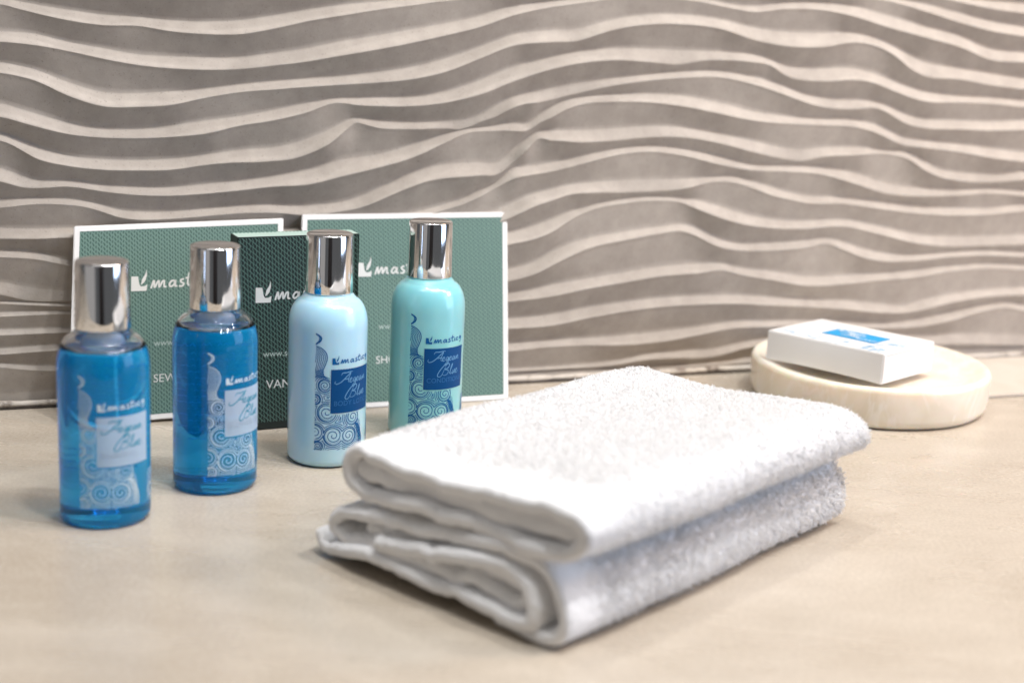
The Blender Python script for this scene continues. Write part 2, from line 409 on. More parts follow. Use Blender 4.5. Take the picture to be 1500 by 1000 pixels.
# rippled wall: every pale line is a small ledge whose lower lip stands proud, then the face falls back to the next ledge
BANDS = [
  ([20267,20259,20185,20105,20025,19948,19875,19812,19761,19721,19688,19662,19644,19636,19639,19653,19680,19724,19783,19854,19935,20023,20115,20208,20299,20395,20499,20607,20718,20829,20937,21039,21132,21216,21291,21359,21423,21484,21544,21603,21665,21730,21801,21877,21957,22039,22122,22205,22284,22360,22429,22492,22545,22588,22620,22648,22671,22688,22700,22706,22705,22696,22680,22655,22622,22579,22526,22462,22381,22287,22184,22076,21971,21871,21784,21706,21634,21565,21497,21426,21349,21262,21171,21085,21010,20954,20923,20910,20903,20892,20878,20863,20848,20835,20835,20835,20835,20835,20835],
   [19858,19846,19761,19672,19581,19493,19411,19339,19280,19234,19194,19162,19139,19126,19125,19135,19160,19200,19255,19322,19400,19487,19579,19675,19773,19881,20002,20132,20266,20399,20527,20646,20752,20842,20920,20988,21050,21108,21163,21219,21277,21341,21411,21486,21566,21647,21729,21810,21889,21963,22031,22091,22142,22183,22213,22238,22258,22272,22280,22282,22277,22265,22246,22220,22185,22143,22092,22032,21955,21865,21768,21670,21574,21488,21416,21358,21307,21259,21210,21155,21091,21022,20950,20876,20799,20721,20637,20549,20466,20397,20344,20303,20264,20232,20232,20232,20232,20232,20232]),
  ([18909,18891,18787,18689,18605,18531,18461,18391,18334,18309,18303,18282,18239,18199,18180,18176,18189,18220,18270,18345,18446,18560,18683,18816,18937,19037,19126,19209,19285,19358,19432,19510,19584,19648,19705,19761,19823,19886,19953,20022,20095,20172,20256,20350,20448,20546,20639,20722,20794,20860,20920,20974,21020,21059,21089,21110,21124,21130,21129,21124,21114,21097,21068,21033,20995,20957,20925,20901,20887,20879,20874,20869,20858,20844,20829,20812,20790,20760,20721,20677,20625,20562,20481,20381,20271,20164,20066,19968,19874,19788,19712,19646,19586,19524,19510,19510,19510,19510,19510],
   [18618,18589,18447,18310,18184,18070,17976,17901,17851,17850,17875,17852,17770,17686,17638,17610,17600,17601,17627,17696,17807,17938,18081,18237,18380,18499,18608,18720,18836,18950,19055,19151,19245,19343,19444,19537,19614,19675,19726,19773,19824,19884,19957,20037,20121,20206,20287,20362,20431,20497,20561,20620,20673,20718,20755,20785,20809,20826,20836,20839,20834,20819,20790,20753,20713,20673,20639,20616,20600,20588,20580,20574,20569,20574,20595,20617,20623,20599,20531,20424,20296,20163,20035,19902,19767,19638,19514,19392,19279,19181,19105,19049,19000,18949,18943,18943,18943,18943,18943]),
  ([17449,17443,17427,17388,17283,17138,17018,16926,16839,16739,16641,16577,16553,16545,16541,16545,16558,16576,16607,16658,16731,16815,16904,17001,17110,17240,17381,17509,17621,17728,17843,17965,18089,18212,18332,18456,18581,18708,18848,19025,19232,19420,19550,19641,19721,19809,19895,19976,20051,20122,20186,20244,20299,20342,20366,20375,20365,20334,20276,20215,20158,20079,20003,19973,19981,20049,20145,20225,20268,20296,20310,20310,20300,20274,20225,20144,20034,19911,19792,19673,19550,19430,19316,19217,19121,19014,18877,18697,18503,18333,18220,18163,18136,18115,18096,18096,18096,18096,18096],
   [16980,16968,16931,16881,16803,16704,16596,16473,16355,16250,16156,16084,16033,15998,15975,15966,15970,15986,16018,16069,16143,16225,16304,16387,16483,16599,16725,16845,16959,17073,17193,17317,17446,17582,17725,17872,18020,18168,18332,18531,18757,18967,19136,19280,19409,19523,19621,19714,19810,19906,19989,20047,20086,20112,20131,20144,20144,20126,20090,20028,19943,19862,19783,19702,19676,19736,19830,19896,19926,19940,19932,19896,19831,19745,19645,19525,19384,19239,19106,18986,18871,18757,18642,18532,18421,18300,18156,17976,17790,17636,17546,17518,17522,17531,17528,17528,17528,17528,17528]),
  ([16096,16057,15949,15815,15608,15368,15164,14983,14853,14801,14803,14824,14868,14926,14990,15063,15141,15225,15311,15391,15464,15534,15598,15658,15717,15777,15837,15898,15953,16012,16085,16170,16270,16392,16535,16698,16883,17092,17311,17536,17776,17991,18143,18243,18319,18381,18408,18459,18591,18775,18945,19090,19199,19281,19342,19383,19402,19403,19385,19348,19293,19215,19107,18993,18902,18834,18781,18742,18719,18714,18719,18731,18769,18816,18831,18782,18686,18548,18372,18166,17936,17681,17436,17287,17216,17179,17131,17066,17003,16942,16879,16816,16754,16691,16630,16630,16630,16630,16630],
   [15626,15581,15471,15320,15069,14776,14540,14344,14210,14169,14188,14213,14248,14309,14418,14561,14692,14807,14911,14993,15051,15103,15163,15224,15280,15330,15375,15422,15466,15513,15569,15628,15703,15807,15933,16088,16282,16517,16763,17006,17261,17478,17612,17680,17728,17773,17790,17850,18023,18250,18432,18580,18691,18773,18835,18873,18888,18885,18868,18833,18770,18664,18510,18349,18219,18113,18025,17962,17929,17925,17945,17987,18082,18197,18271,18265,18200,18045,17810,17468,17101,16823,16608,16494,16472,16480,16454,16386,16305,16225,16157,16105,16061,16020,15983,15983,15983,15983,15983]),
  ([14272,14195,14013,13835,13655,13487,13361,13275,13219,13192,13193,13217,13268,13335,13417,13514,13606,13683,13760,13856,13968,14091,14224,14369,14506,14634,14743,14795,14812,14844,14876,14889,14908,14957,15032,15134,15270,15442,15640,15862,16120,16376,16586,16759,16913,17060,17199,17321,17419,17493,17546,17584,17599,17600,17598,17597,17592,17587,17583,17579,17576,17572,17580,17577,17530,17419,17276,17100,16964,16902,16883,16877,16878,16905,16919,16877,16777,16653,16510,16357,16183,16005,15850,15740,15668,15620,15583,15550,15532,15521,15504,15474,15437,15397,15356,15345,15345,15345,15345],
   [13679,13599,13426,13261,13102,12960,12861,12803,12766,12747,12745,12756,12782,12821,12870,12933,13025,13161,13311,13433,13528,13630,13760,13908,14075,14302,14498,14517,14447,14425,14418,14418,14432,14468,14522,14599,14707,14842,15005,15200,15433,15673,15890,16100,16293,16459,16601,16722,16818,16892,16943,16969,16960,16933,16909,16871,16831,16841,16949,17068,17110,17127,17127,17106,17065,17029,16884,16554,16310,16201,16165,16155,16167,16225,16274,16264,16207,16085,15891,15708,15528,15363,15234,15162,15145,15156,15164,15157,15152,15144,15128,15099,15060,15016,14974,14970,14970,14970,14970]),
  ([12967,12844,12593,12346,12132,11957,11840,11782,11746,11717,11705,11709,11729,11767,11827,11907,11990,12083,12174,12241,12290,12335,12431,12581,12782,13002,13273,13581,13823,13793,13729,13694,13664,13660,13682,13720,13760,13789,13918,14183,14557,14850,15084,15243,15365,15493,15625,15747,15856,15949,16030,16105,16174,16235,16294,16355,16417,16471,16515,16556,16580,16571,16527,16456,16364,16255,16125,15976,15809,15608,15451,15363,15299,15266,15249,15225,15196,15160,15062,14900,14691,14495,14344,14232,14173,14156,14153,14139,14119,14103,14096,14102,14124,14156,14190,14207,14207,14207,14207],
   [12634,12479,12157,11809,11609,11492,11390,11322,11277,11254,11250,11250,11253,11279,11349,11447,11529,11592,11638,11652,11658,11709,11747,11845,12055,12323,12692,13164,13579,13462,13340,13313,13307,13309,13328,13351,13348,13303,13477,13762,13966,14303,14572,14693,14765,14879,15018,15161,15300,15441,15576,15696,15797,15884,15961,16029,16088,16136,16179,16221,16241,16218,16152,16053,15935,15798,15637,15465,15294,15119,14963,14830,14739,14692,14676,14675,14733,14785,14650,14384,14103,13886,13769,13692,13658,13658,13665,13655,13637,13620,13610,13612,13625,13645,13666,13674,13674,13674,13674]),
  ([11370,11217,10984,10824,10782,10787,10736,10653,10578,10524,10482,10455,10440,10444,10472,10523,10584,10658,10741,10819,10891,10971,11072,11190,11320,11473,11641,11784,11873,11942,12043,12190,12359,12539,12744,12949,13117,13250,13361,13444,13525,13649,13684,13648,14116,14456,14757,14941,15049,15131,15185,15225,15257,15275,15281,15278,15267,15239,15191,15119,15030,14930,14811,14676,14547,14443,14357,14286,14228,14189,14166,14152,14137,14138,14139,14115,14048,13950,13804,13623,13410,13203,13100,13044,12982,12929,12879,12824,12762,12695,12629,12567,12509,12455,12401,12348,12344,12344,12344],
   [10804,10639,10461,10422,10449,10489,10447,10345,10250,10176,10114,10073,10053,10051,10070,10108,10154,10209,10271,10334,10403,10466,10508,10534,10589,10706,10860,11011,11150,11291,11440,11590,11754,11959,12217,12492,12750,13006,13177,13231,13250,13286,13269,13317,13686,13979,14317,14546,14699,14784,14818,14840,14857,14858,14842,14809,14759,14695,14619,14526,14424,14324,14222,14119,14027,13957,13905,13866,13835,13815,13805,13795,13781,13776,13762,13717,13628,13502,13309,13088,12879,12706,12634,12594,12541,12490,12434,12368,12287,12196,12106,12029,11966,11911,11860,11810,11810,11810,11810]),
  ([9898,9916,9945,9953,9940,9903,9841,9734,9570,9381,9299,9267,9255,9266,9306,9371,9430,9479,9523,9557,9581,9596,9600,9590,9588,9592,9604,9678,9837,10069,10348,10603,10894,11168,11343,11479,11577,11624,11644,11671,11623,11804,12357,12854,13236,13308,13347,13345,13351,13385,13427,13470,13513,13561,13598,13613,13611,13592,13553,13491,13410,13319,13221,13112,12998,12886,12765,12643,12544,12481,12448,12476,12530,12562,12583,12589,12575,12535,12479,12425,12395,12368,12211,11959,11696,11428,11271,11200,11143,11109,11096,11098,11114,11151,11200,11249,11264,11264,11264],
   [9520,9565,9634,9671,9673,9643,9584,9462,9268,9055,8949,8906,8911,8938,8972,9020,9067,9115,9160,9187,9201,9199,9170,9112,9080,9101,9157,9240,9341,9527,9777,10036,10289,10523,10724,10842,10915,10964,10999,11039,11010,11235,11776,12379,12902,12828,12801,12760,12739,12750,12779,12818,12872,12942,13003,13038,13058,13057,13029,12969,12885,12785,12670,12535,12395,12268,12145,12028,11929,11843,11793,11897,12037,12101,12127,12140,12164,12201,12226,12211,12155,12042,11765,11416,11163,10966,10832,10749,10681,10638,10615,10610,10624,10662,10712,10760,10768,10768,10768]),
  ([8571,8555,8533,8520,8526,8536,8527,8498,8459,8422,8393,8368,8345,8325,8310,8301,8295,8293,8296,8304,8320,8343,8377,8419,8469,8526,8587,8652,8716,8778,8841,8911,8994,9094,9217,9362,9530,9729,9983,10263,10474,10918,11421,11478,11523,11608,11725,11866,12004,12130,12252,12360,12444,12512,12556,12568,12548,12502,12437,12349,12240,12120,11997,11853,11714,11612,11563,11551,11549,11535,11525,11512,11481,11423,11348,11254,11142,10995,10824,10659,10530,10436,10364,10307,10260,10227,10206,10194,10188,10198,10215,10225,10216,10190,10154,10116,10095,10095,10095],
   [8097,8089,8078,8078,8096,8115,8110,8081,8039,7999,7969,7943,7919,7899,7883,7870,7859,7850,7845,7846,7855,7874,7904,7942,7988,8043,8105,8177,8252,8329,8412,8506,8616,8746,8902,9088,9279,9441,9664,9935,10233,10587,10896,11003,11092,11184,11308,11451,11596,11744,11897,12031,12132,12212,12259,12262,12217,12141,12050,11935,11801,11670,11559,11454,11363,11295,11262,11251,11240,11214,11189,11153,11086,10975,10831,10673,10520,10356,10186,10037,9933,9877,9850,9838,9828,9828,9839,9854,9876,9913,9950,9971,9961,9924,9873,9821,9801,9801,9801]),
  ([7552,7525,7489,7394,7215,7030,6901,6807,6744,6704,6681,6670,6663,6657,6651,6658,6677,6705,6741,6784,6833,6886,6942,6999,7056,7108,7150,7186,7221,7259,7306,7366,7444,7544,7671,7830,8025,8258,8516,8789,9066,9334,9589,9851,10066,10202,10334,10472,10558,10615,10669,10715,10752,10778,10792,10798,10802,10799,10800,10821,10861,10921,10961,10971,10871,10704,10559,10412,10243,10080,9958,9866,9815,9801,9796,9770,9716,9650,9579,9511,9444,9374,9309,9251,9204,9165,9132,9107,9088,9074,9067,9073,9093,9132,9183,9237,9280,9280,9280],
   [7238,7205,7163,7081,6943,6802,6691,6597,6519,6454,6400,6358,6323,6296,6279,6276,6286,6306,6336,6373,6416,6464,6515,6566,6618,6664,6704,6740,6776,6817,6865,6925,7001,7095,7213,7357,7529,7723,7936,8164,8407,8660,8928,9221,9470,9648,9831,10012,10086,10108,10115,10104,10095,10103,10116,10137,10171,10209,10277,10411,10544,10654,10683,10639,10523,10354,10145,9941,9803,9688,9572,9480,9443,9446,9451,9423,9359,9278,9193,9116,9045,8975,8911,8855,8807,8766,8733,8710,8698,8695,8702,8718,8746,8788,8838,8889,8922,8922,8922]),
  ([6075,5943,5794,5685,5611,5554,5501,5463,5439,5427,5425,5432,5446,5466,5491,5518,5546,5578,5614,5656,5703,5755,5812,5875,5944,6018,6097,6182,6273,6370,6473,6582,6703,6836,6978,7126,7278,7432,7585,7734,7877,8011,8132,8234,8362,8552,8767,8995,9203,9386,9529,9636,9718,9785,9834,9862,9865,9842,9796,9725,9628,9491,9328,9163,9016,8869,8731,8614,8533,8482,8452,8435,8436,8467,8498,8497,8443,8350,8237,8121,8006,7876,7748,7636,7557,7503,7468,7444,7426,7420,7424,7432,7439,7445,7451,7459,7467,7469,7469],
   [5472,5310,5145,5063,5055,5061,5047,5033,5020,5009,5000,4995,4994,4998,5008,5024,5048,5077,5111,5150,5194,5244,5298,5358,5423,5493,5569,5650,5736,5829,5926,6030,6146,6272,6406,6547,6691,6837,6982,7123,7260,7389,7506,7602,7737,7940,8216,8574,8869,9109,9282,9397,9482,9559,9622,9658,9658,9636,9554,9347,9115,8905,8710,8539,8400,8291,8206,8140,8091,8065,8055,8055,8076,8123,8161,8154,8081,7961,7820,7682,7551,7411,7275,7156,7063,6988,6930,6886,6856,6846,6850,6860,6869,6877,6888,6900,6911,6914,6914]),
  ([5137,5094,5045,4999,4959,4923,4891,4864,4841,4822,4807,4796,4789,4785,4784,4786,4791,4798,4807,4819,4832,4847,4864,4884,4907,4933,4963,4997,5036,5080,5130,5185,5241,5298,5356,5419,5487,5562,5646,5740,5846,5965,6099,6223,6389,6679,6998,7253,7458,7614,7746,7848,7934,8017,8096,8167,8230,8299,8360,8307,8154,7888,7621,7436,7305,7247,7244,7263,7274,7291,7318,7347,7382,7431,7408,7285,7125,6933,6770,6635,6534,6476,6451,6443,6440,6451,6477,6505,6526,6543,6559,6569,6569,6553,6525,6489,6453,6434,6434],
   [5019,4974,4924,4878,4838,4801,4765,4729,4694,4659,4625,4593,4563,4536,4511,4490,4472,4459,4450,4446,4444,4444,4446,4452,4461,4475,4492,4515,4543,4577,4617,4663,4711,4761,4813,4870,4934,5005,5085,5177,5280,5398,5531,5658,5827,6099,6396,6667,6912,7128,7291,7405,7498,7597,7699,7794,7873,7957,8008,7889,7663,7377,7137,7002,6911,6862,6849,6854,6862,6881,6915,6963,7053,7169,7124,6906,6680,6450,6287,6181,6107,6074,6072,6085,6103,6141,6190,6237,6268,6288,6302,6306,6301,6282,6251,6214,6177,6165,6165]),
  ([4585,4580,4576,4572,4566,4557,4542,4521,4494,4464,4430,4395,4360,4325,4292,4261,4235,4215,4200,4193,4191,4191,4195,4201,4211,4224,4239,4258,4279,4304,4331,4361,4392,4426,4462,4501,4542,4588,4637,4690,4748,4812,4880,4955,5036,5119,5202,5283,5366,5448,5531,5614,5697,5778,5860,5943,6017,6074,6120,6152,6168,6176,6180,6121,5961,5837,5761,5702,5632,5541,5447,5365,5311,5288,5287,5297,5306,5319,5337,5358,5381,5406,5433,5463,5496,5534,5577,5618,5653,5682,5709,5728,5736,5726,5699,5661,5621,5592,5592],
   [4402,4411,4421,4431,4437,4436,4424,4400,4366,4325,4277,4225,4171,4117,4064,4015,3972,3935,3908,3891,3879,3872,3868,3868,3872,3879,3889,3902,3917,3936,3957,3980,4006,4035,4067,4102,4140,4180,4224,4269,4318,4369,4422,4475,4528,4589,4662,4754,4857,4959,5049,5131,5209,5288,5375,5463,5540,5596,5631,5654,5678,5735,5803,5777,5613,5479,5375,5282,5182,5068,4955,4861,4804,4788,4799,4823,4848,4882,4925,4967,5002,5026,5047,5073,5116,5182,5261,5337,5398,5443,5479,5503,5513,5503,5472,5431,5389,5368,5368]),
  ([3769,3769,3770,3771,3769,3762,3750,3730,3705,3676,3643,3608,3571,3534,3498,3463,3431,3402,3379,3360,3344,3330,3317,3306,3297,3290,3284,3280,3278,3278,3279,3283,3288,3293,3299,3307,3317,3329,3345,3364,3387,3414,3446,3481,3516,3558,3612,3685,3774,3864,3941,4007,4067,4123,4179,4234,4283,4320,4346,4362,4371,4377,4379,4375,4359,4326,4276,4220,4169,4127,4090,4053,4015,3974,3934,3890,3841,3782,3713,3644,3582,3504,3401,3373,3512,3689,3807,3889,3958,4030,4093,4144,4185,4218,4236,4244,4247,4252,4253],
   [3522,3528,3537,3544,3548,3544,3531,3509,3479,3441,3399,3353,3305,3256,3208,3162,3119,3081,3049,3025,3004,2985,2969,2955,2943,2933,2924,2917,2911,2907,2903,2901,2899,2897,2897,2897,2900,2904,2910,2920,2932,2947,2967,2984,2999,3024,3070,3147,3247,3351,3440,3522,3599,3670,3734,3794,3844,3882,3906,3919,3926,3930,3929,3921,3905,3876,3837,3792,3749,3711,3673,3634,3591,3546,3498,3447,3390,3319,3238,3162,3104,3060,3026,3024,3071,3155,3274,3406,3523,3611,3683,3743,3791,3826,3843,3847,3847,3851,3851]),
  ([2850,2872,2897,2919,2935,2942,2937,2921,2896,2864,2825,2782,2736,2688,2641,2595,2552,2513,2481,2455,2433,2413,2395,2379,2363,2349,2336,2323,2311,2299,2287,2274,2260,2243,2225,2207,2190,2174,2162,2153,2150,2153,2163,2183,2214,2245,2266,2267,2250,2232,2229,2244,2269,2297,2327,2358,2393,2431,2472,2517,2564,2615,2678,2744,2797,2821,2818,2799,2781,2771,2765,2757,2744,2722,2694,2661,2625,2584,2531,2480,2447,2446,2469,2511,2565,2628,2707,2798,2891,2980,3075,3171,3257,3322,3377,3397,3333,3219,3174],
   [2604,2626,2650,2671,2686,2691,2683,2665,2637,2601,2559,2512,2462,2411,2359,2309,2262,2220,2184,2156,2130,2107,2085,2065,2047,2029,2012,1995,1979,1962,1945,1927,1905,1880,1851,1822,1794,1769,1748,1733,1725,1727,1740,1767,1807,1847,1876,1887,1887,1881,1874,1858,1841,1831,1835,1847,1870,1911,1975,2057,2144,2226,2315,2402,2470,2505,2509,2499,2489,2491,2497,2499,2492,2473,2445,2409,2369,2320,2259,2200,2154,2128,2112,2110,2128,2173,2245,2336,2437,2541,2665,2797,2917,3006,3084,3105,3011,2870,2839]),
  ([2152,2058,1975,1933,1915,1885,1847,1803,1754,1701,1646,1588,1529,1469,1410,1353,1298,1246,1198,1155,1113,1072,1030,989,950,911,874,839,805,775,747,722,700,682,668,658,653,653,657,665,674,683,692,697,699,700,703,712,730,754,780,817,872,957,1072,1184,1264,1308,1332,1342,1318,1286,1279,1327,1422,1532,1625,1687,1735,1773,1806,1828,1840,1843,1841,1834,1824,1813,1802,1788,1768,1745,1719,1691,1664,1639,1617,1599,1586,1577,1566,1551,1527,1497,1462,1424,1384,1346,1313],
   [1971,1878,1794,1740,1703,1659,1610,1559,1505,1450,1393,1336,1279,1222,1167,1113,1062,1014,969,927,887,847,808,770,733,697,664,632,603,577,553,533,516,503,494,489,489,495,505,519,534,548,560,568,574,579,584,590,597,597,595,602,630,697,792,881,930,939,932,920,885,854,860,937,1072,1220,1332,1398,1442,1474,1501,1515,1517,1509,1494,1474,1450,1425,1400,1367,1328,1283,1235,1187,1139,1095,1055,1023,998,976,955,929,899,865,828,789,750,712,682]),
  ([664,680,696,711,726,736,740,738,732,723,710,695,678,660,641,624,607,592,579,570,561,552,544,535,527,519,511,504,497,490,483,477,466,453,444,439,439,445,446,443,441,440,439,439,440,441,443,445,446,445,442,438,433,430,430,434,440,449,461,475,493,515,543,576,611,644,672,693,710,724,734,741,745,748,748,748,746,745,743,740,735,729,720,711,700,688,675,662,647,633,618,603,588,573,559,544,529,514,499],
   [180,180,180,180,180,180,180,180,180,180,180,180,180,180,180,180,180,180,180,180,180,180,180,180,180,180,180,180,180,180,180,180,180,180,180,180,180,180,180,180,182,188,195,201,207,214,220,226,232,237,240,242,244,247,252,259,268,278,290,303,318,336,360,387,413,437,453,461,462,457,446,431,413,393,373,353,334,318,305,294,284,275,266,258,250,241,233,225,216,206,196,185,180,180,180,180,180,180,180])]

BU0, BDU = -0.256, 0.006


def wall():
    T = np.array([b[0] for b in BANDS], float) * 1e-5
    Bt = np.array([b[1] for b in BANDS], float) * 1e-5
    n = T.shape[1]
    xs = BU0 + BDU * np.arange(n)
    uu = np.concatenate([np.arange(-1.35, -0.36, 0.006), np.arange(-0.36, 0.46, 0.0022), np.arange(0.46, 1.5, 0.006)])
    lo, hi = xs[0], xs[-1]
    per = hi - lo
    m = np.mod(uu - lo, 2 * per)
    m = np.where(m > per, 2 * per - m, m) + lo            # mirrored continuation beyond the photographed stretch

    def cub(row, x):
        f = (x - lo) / BDU
        i = np.clip(np.floor(f).astype(int), 0, n - 2)
        t = f - i
        p0, p1, p2, p3 = row[np.clip(i - 1, 0, n - 1)], row[i], row[i + 1], row[np.clip(i + 2, 0, n - 1)]
        return p1 + 0.5 * t * (p2 - p0 + t * (2 * p0 - 5 * p1 + 4 * p2 - p3 + t * (3 * (p1 - p2) + p3 - p0)))
    tt = [cub(r, m) for r in T]
    bb = [cub(r, m) for r in Bt]
    # more ledges above the frame, continuing the upper one
    for k in range(9):
        ph = 0.006 * np.sin(uu * 9 + k * 1.1)
        nt = tt[0] + 0.016 + 0.4 * (ph - 0.006 * np.sin(uu * 9 + (k - 1) * 1.1))
        tt.insert(0, nt)
        bb.insert(0, nt - 0.006)
    rows = []          # (z, depth)
    ztop = tt[0] + 0.012
    rows.append((ztop, np.zeros_like(uu) + 0.001))
    nb = len(tt)
    prev_b, prev_p = ztop, np.zeros_like(uu) + 0.002
    for i in range(nb):
        t, b = tt[i], np.minimum(bb[i], tt[i] - 0.0003)
        t = np.minimum(t, prev_b - 0.0003)
        b = np.minimum(b, t - 0.0003)
        th = t - b
        gap = prev_b - t
        nxt = tt[i + 1] if i + 1 < nb else np.full_like(uu, 0.0014)
        proud = np.minimum(np.minimum(0.0058, LEDGE * th + 0.0002), 0.0002 + 0.56 * np.maximum(b - nxt, 0))
        for k in range(1, 6):                              # dark face falling back from the lip above
            f = k / 6
            rows.append((prev_b + (t - prev_b) * f, prev_p * (1 - f)))
        rows.append((t, np.zeros_like(uu)))
        for f, g in ((0.08, 0.04), (0.22, 0.18), (0.45, 0.44), (0.65, 0.67), (0.82, 0.86), (0.93, 0.965), (1.0, 1.0)):
            rows.append((t + (b - t) * f, proud * g))
        rows.append((b - np.minimum(0.0002, 0.2 * th), proud * 0.97))
        prev_b, prev_p = b, proud
    rows.append((np.full_like(uu, 0.0014), prev_p * 0.6))
    Z = np.array([r[0] for r in rows])
    Dp = np.array([r[1] for r in rows])
    Z = np.minimum.accumulate(Z, axis=0)
    R, Cn = Z.shape
    X = W0.x + WU.x * uu[None, :] + WN.x * Dp
    Y = W0.y + WU.y * uu[None, :] + WN.y * Dp
    V = np.stack([X, Y, Z], -1).reshape(-1, 3)
    i = np.arange(R - 1)[:, None] * Cn + np.arange(Cn - 1)[None, :]
    Q = np.stack([i, i + Cn, i + Cn + 1, i + 1], -1).reshape(-1, 4)
    o = link('wall', np_mesh(V, Q), WALL)
    return tag(o, kind='structure')


LEDGE = 0.85
wall()
# uneven pale sealant bead along the foot of the wall
def bead():
    v, f = [], []
    us = list(np.arange(-0.5, 0.7, 0.0025))
    for u in us:
        r = 0.0017 + 0.0007 * noise.noise(Vector((u * 60, 0, 0))) + 0.0003 * noise.noise(Vector((u * 240, 3, 0)))
        d0 = 0.0034 + 0.0009 * noise.noise(Vector((u * 45, 7, 0)))
        for k in range(8):
            a = 2 * math.pi * k / 8
            p = W0 + WU * float(u) + WN * (d0 + r * math.cos(a))
            v.append((p.x, p.y, max(0.0006, 0.0019 + r * math.sin(a))))
    for i in range(len(us) - 1):
        for k in range(8):
            k2 = (k + 1) % 8
            f.append((i * 8 + k, i * 8 + k2, (i + 1) * 8 + k2, (i + 1) * 8 + k))
    k_ = N('aged_sealant')
    n_ = k_.noise(k_.obj(), 90, 5, 0.65)
    mat = k_.pbr(Base_Color=k_.ramp(n_, [(0.36, (0.16, 0.125, 0.10)), (0.48, (0.50, 0.45, 0.39)), (0.7, (0.58, 0.53, 0.47))]), Roughness=0.6)
    tag(link('sealant_bead', mesh(v, f, True), mat), kind='structure')


bead()
# added dark panel, unseen behind the camera, to give the chrome caps their dark stripe
dv = [(x, y, z) for z in (-0.9, 1.2) for x, y in ((-0.06, -0.95), (0.46, -0.95), (0.46, -0.99), (-0.06, -0.99))]
tag(link('added_dark_panel', mesh(dv, [(3, 2, 1, 0), (4, 5, 6, 7), (0, 1, 5, 4), (1, 2, 6, 5), (2, 3, 7, 6), (3, 0, 4, 7)]), simple('dark_panel', (0.02, 0.014, 0.012), 0.5)), kind='structure')
# dark joint between wall and counter
q = [W0 + WU * u + WN * d for u, d in ((-1.3, 0.0012), (1.4, 0.0012), (1.4, 0.0058), (-1.3, 0.0058))]
jv = [(p.x, p.y, z) for z in (0.00005, 0.0007) for p in q]
tag(link('wall_joint', mesh(jv, [(0, 1, 2, 3), (7, 6, 5, 4), (0, 4, 5, 1), (1, 5, 6, 2), (2, 6, 7, 3), (3, 7, 4, 0)]), GROUT), kind='structure')

# ------------------------------------------------------------------ flat print as 2-D strokes, mapped on surfaces
class Ink:
    def __init__(s):
        s.v, s.f = [], []

    def poly(s, pts):
        i = len(s.v)
        s.v += list(pts)
        s.f.append(tuple(range(i, i + len(pts))))

    def quad_grid(s, x0, y0, x1, y1, nx=16, ny=2):
        i = len(s.v)
        for b in range(ny + 1):
            for a in range(nx + 1):
                s.v.append((x0 + (x1 - x0) * a / nx, y0 + (y1 - y0) * b / ny))
        for b in range(ny):
            for a in range(nx):
                k = i + b * (nx + 1) + a
                s.f.append((k, k + 1, k + nx + 2, k + nx + 1))

    def stroke(s, pts, w, taper=False):
        if len(pts) < 2:
            return
        P = [Vector(p) for p in pts]
        i = len(s.v)
        n = len(P)
        for k, p in enumerate(P):
            d = (P[min(k + 1, n - 1)] - P[max(k - 1, 0)])
            if d.length < 1e-9:
                d = Vector((1, 0))
            d.normalize()
            h = w / 2 * ((0.35 + 0.65 * math.sin(math.pi * (k + 0.5) / n)) if taper else 1)
            s.v.append((p.x - d.y * h, p.y + d.x * h))
            s.v.append((p.x + d.y * h, p.y - d.x * h))
        for k in range(n - 1):
            a = i + 2 * k
            s.f.append((a, a + 1, a + 3, a + 2))

    def text(s, body, x, y, size, stretch=1.0):
        cu = bpy.data.curves.new('t', 'FONT')
        cu.body = body
        cu.size = size
        cu.resolution_u = 3
        ob = bpy.data.objects.new('t', cu)
        COL.objects.link(ob)
        dg = bpy.context.evaluated_depsgraph_get()
        me = ob.evaluated_get(dg).to_mesh()
        i = len(s.v)
        s.v += [(x + v.co.x * stretch, y + v.co.y) for v in me.vertices]
        s.f += [tuple(i + j for j in p.vertices) for p in me.polygons]
        bpy.data.objects.remove(ob)
        bpy.data.curves.remove(cu)

    def mesh(s, fn):
        return mesh([fn(x, y) for x, y in s.v], s.f)


def smooth(pts, n=6):
    out = []
    P = [pts[0]] + list(pts) + [pts[-1]]
    for k in range(1, len(P) - 2):
        a, b, c, d = P[k - 1], P[k], P[k + 1], P[k + 2]
        for j in range(n):
            t = j / n
            out.append(tuple(b[i] + 0.5 * t * (c[i] - a[i] + t * (2 * a[i] - 5 * b[i] + 4 * c[i] - d[i] + t * (3 * (b[i] - c[i]) + d[i] - a[i]))) for i in range(2)))
    out.append(tuple(pts[-1]))
    return out


# handwritten word of the emblem, x-height 1
MASTIC = [
    [(0.0, 0.0), (0.25, 0.9), (0.35, 0.95), (0.42, 0.1), (0.75, 0.85), (0.9, 0.9), (0.95, 0.1), (1.3, 0.85), (1.5, 0.85), (1.5, 0.15), (1.75, 0.1)],
    [(2.75, 0.75), (2.4, 0.85), (2.1, 0.4), (2.25, 0.05), (2.6, 0.3), (2.8, 0.85), (2.75, 0.1), (3.0, 0.1)],
    [(3.75, 0.95), (3.4, 0.85), (3.45, 0.55), (3.75, 0.3), (3.55, 0.0), (3.2, 0.05)],
    [(4.35, 1.75), (4.2, 0.6), (4.3, 0.05), (4.6, 0.15)],
    [(3.95, 1.05), (4.8, 1.2)],
    [(5.0, 0.9), (4.95, 0.1), (5.2, 0.15)],
    [(6.0, 0.8), (5.65, 0.85), (5.45, 0.4), (5.7, 0.05), (6.1, 0.2)],
]
TAIL = [
    [(7.1, 0.85), (6.7, 0.95), (6.5, 0.55), (6.8, 0.35), (7.15, 0.8), (7.15, 0.0), (6.9, -0.6), (6.6, -0.5)],
]
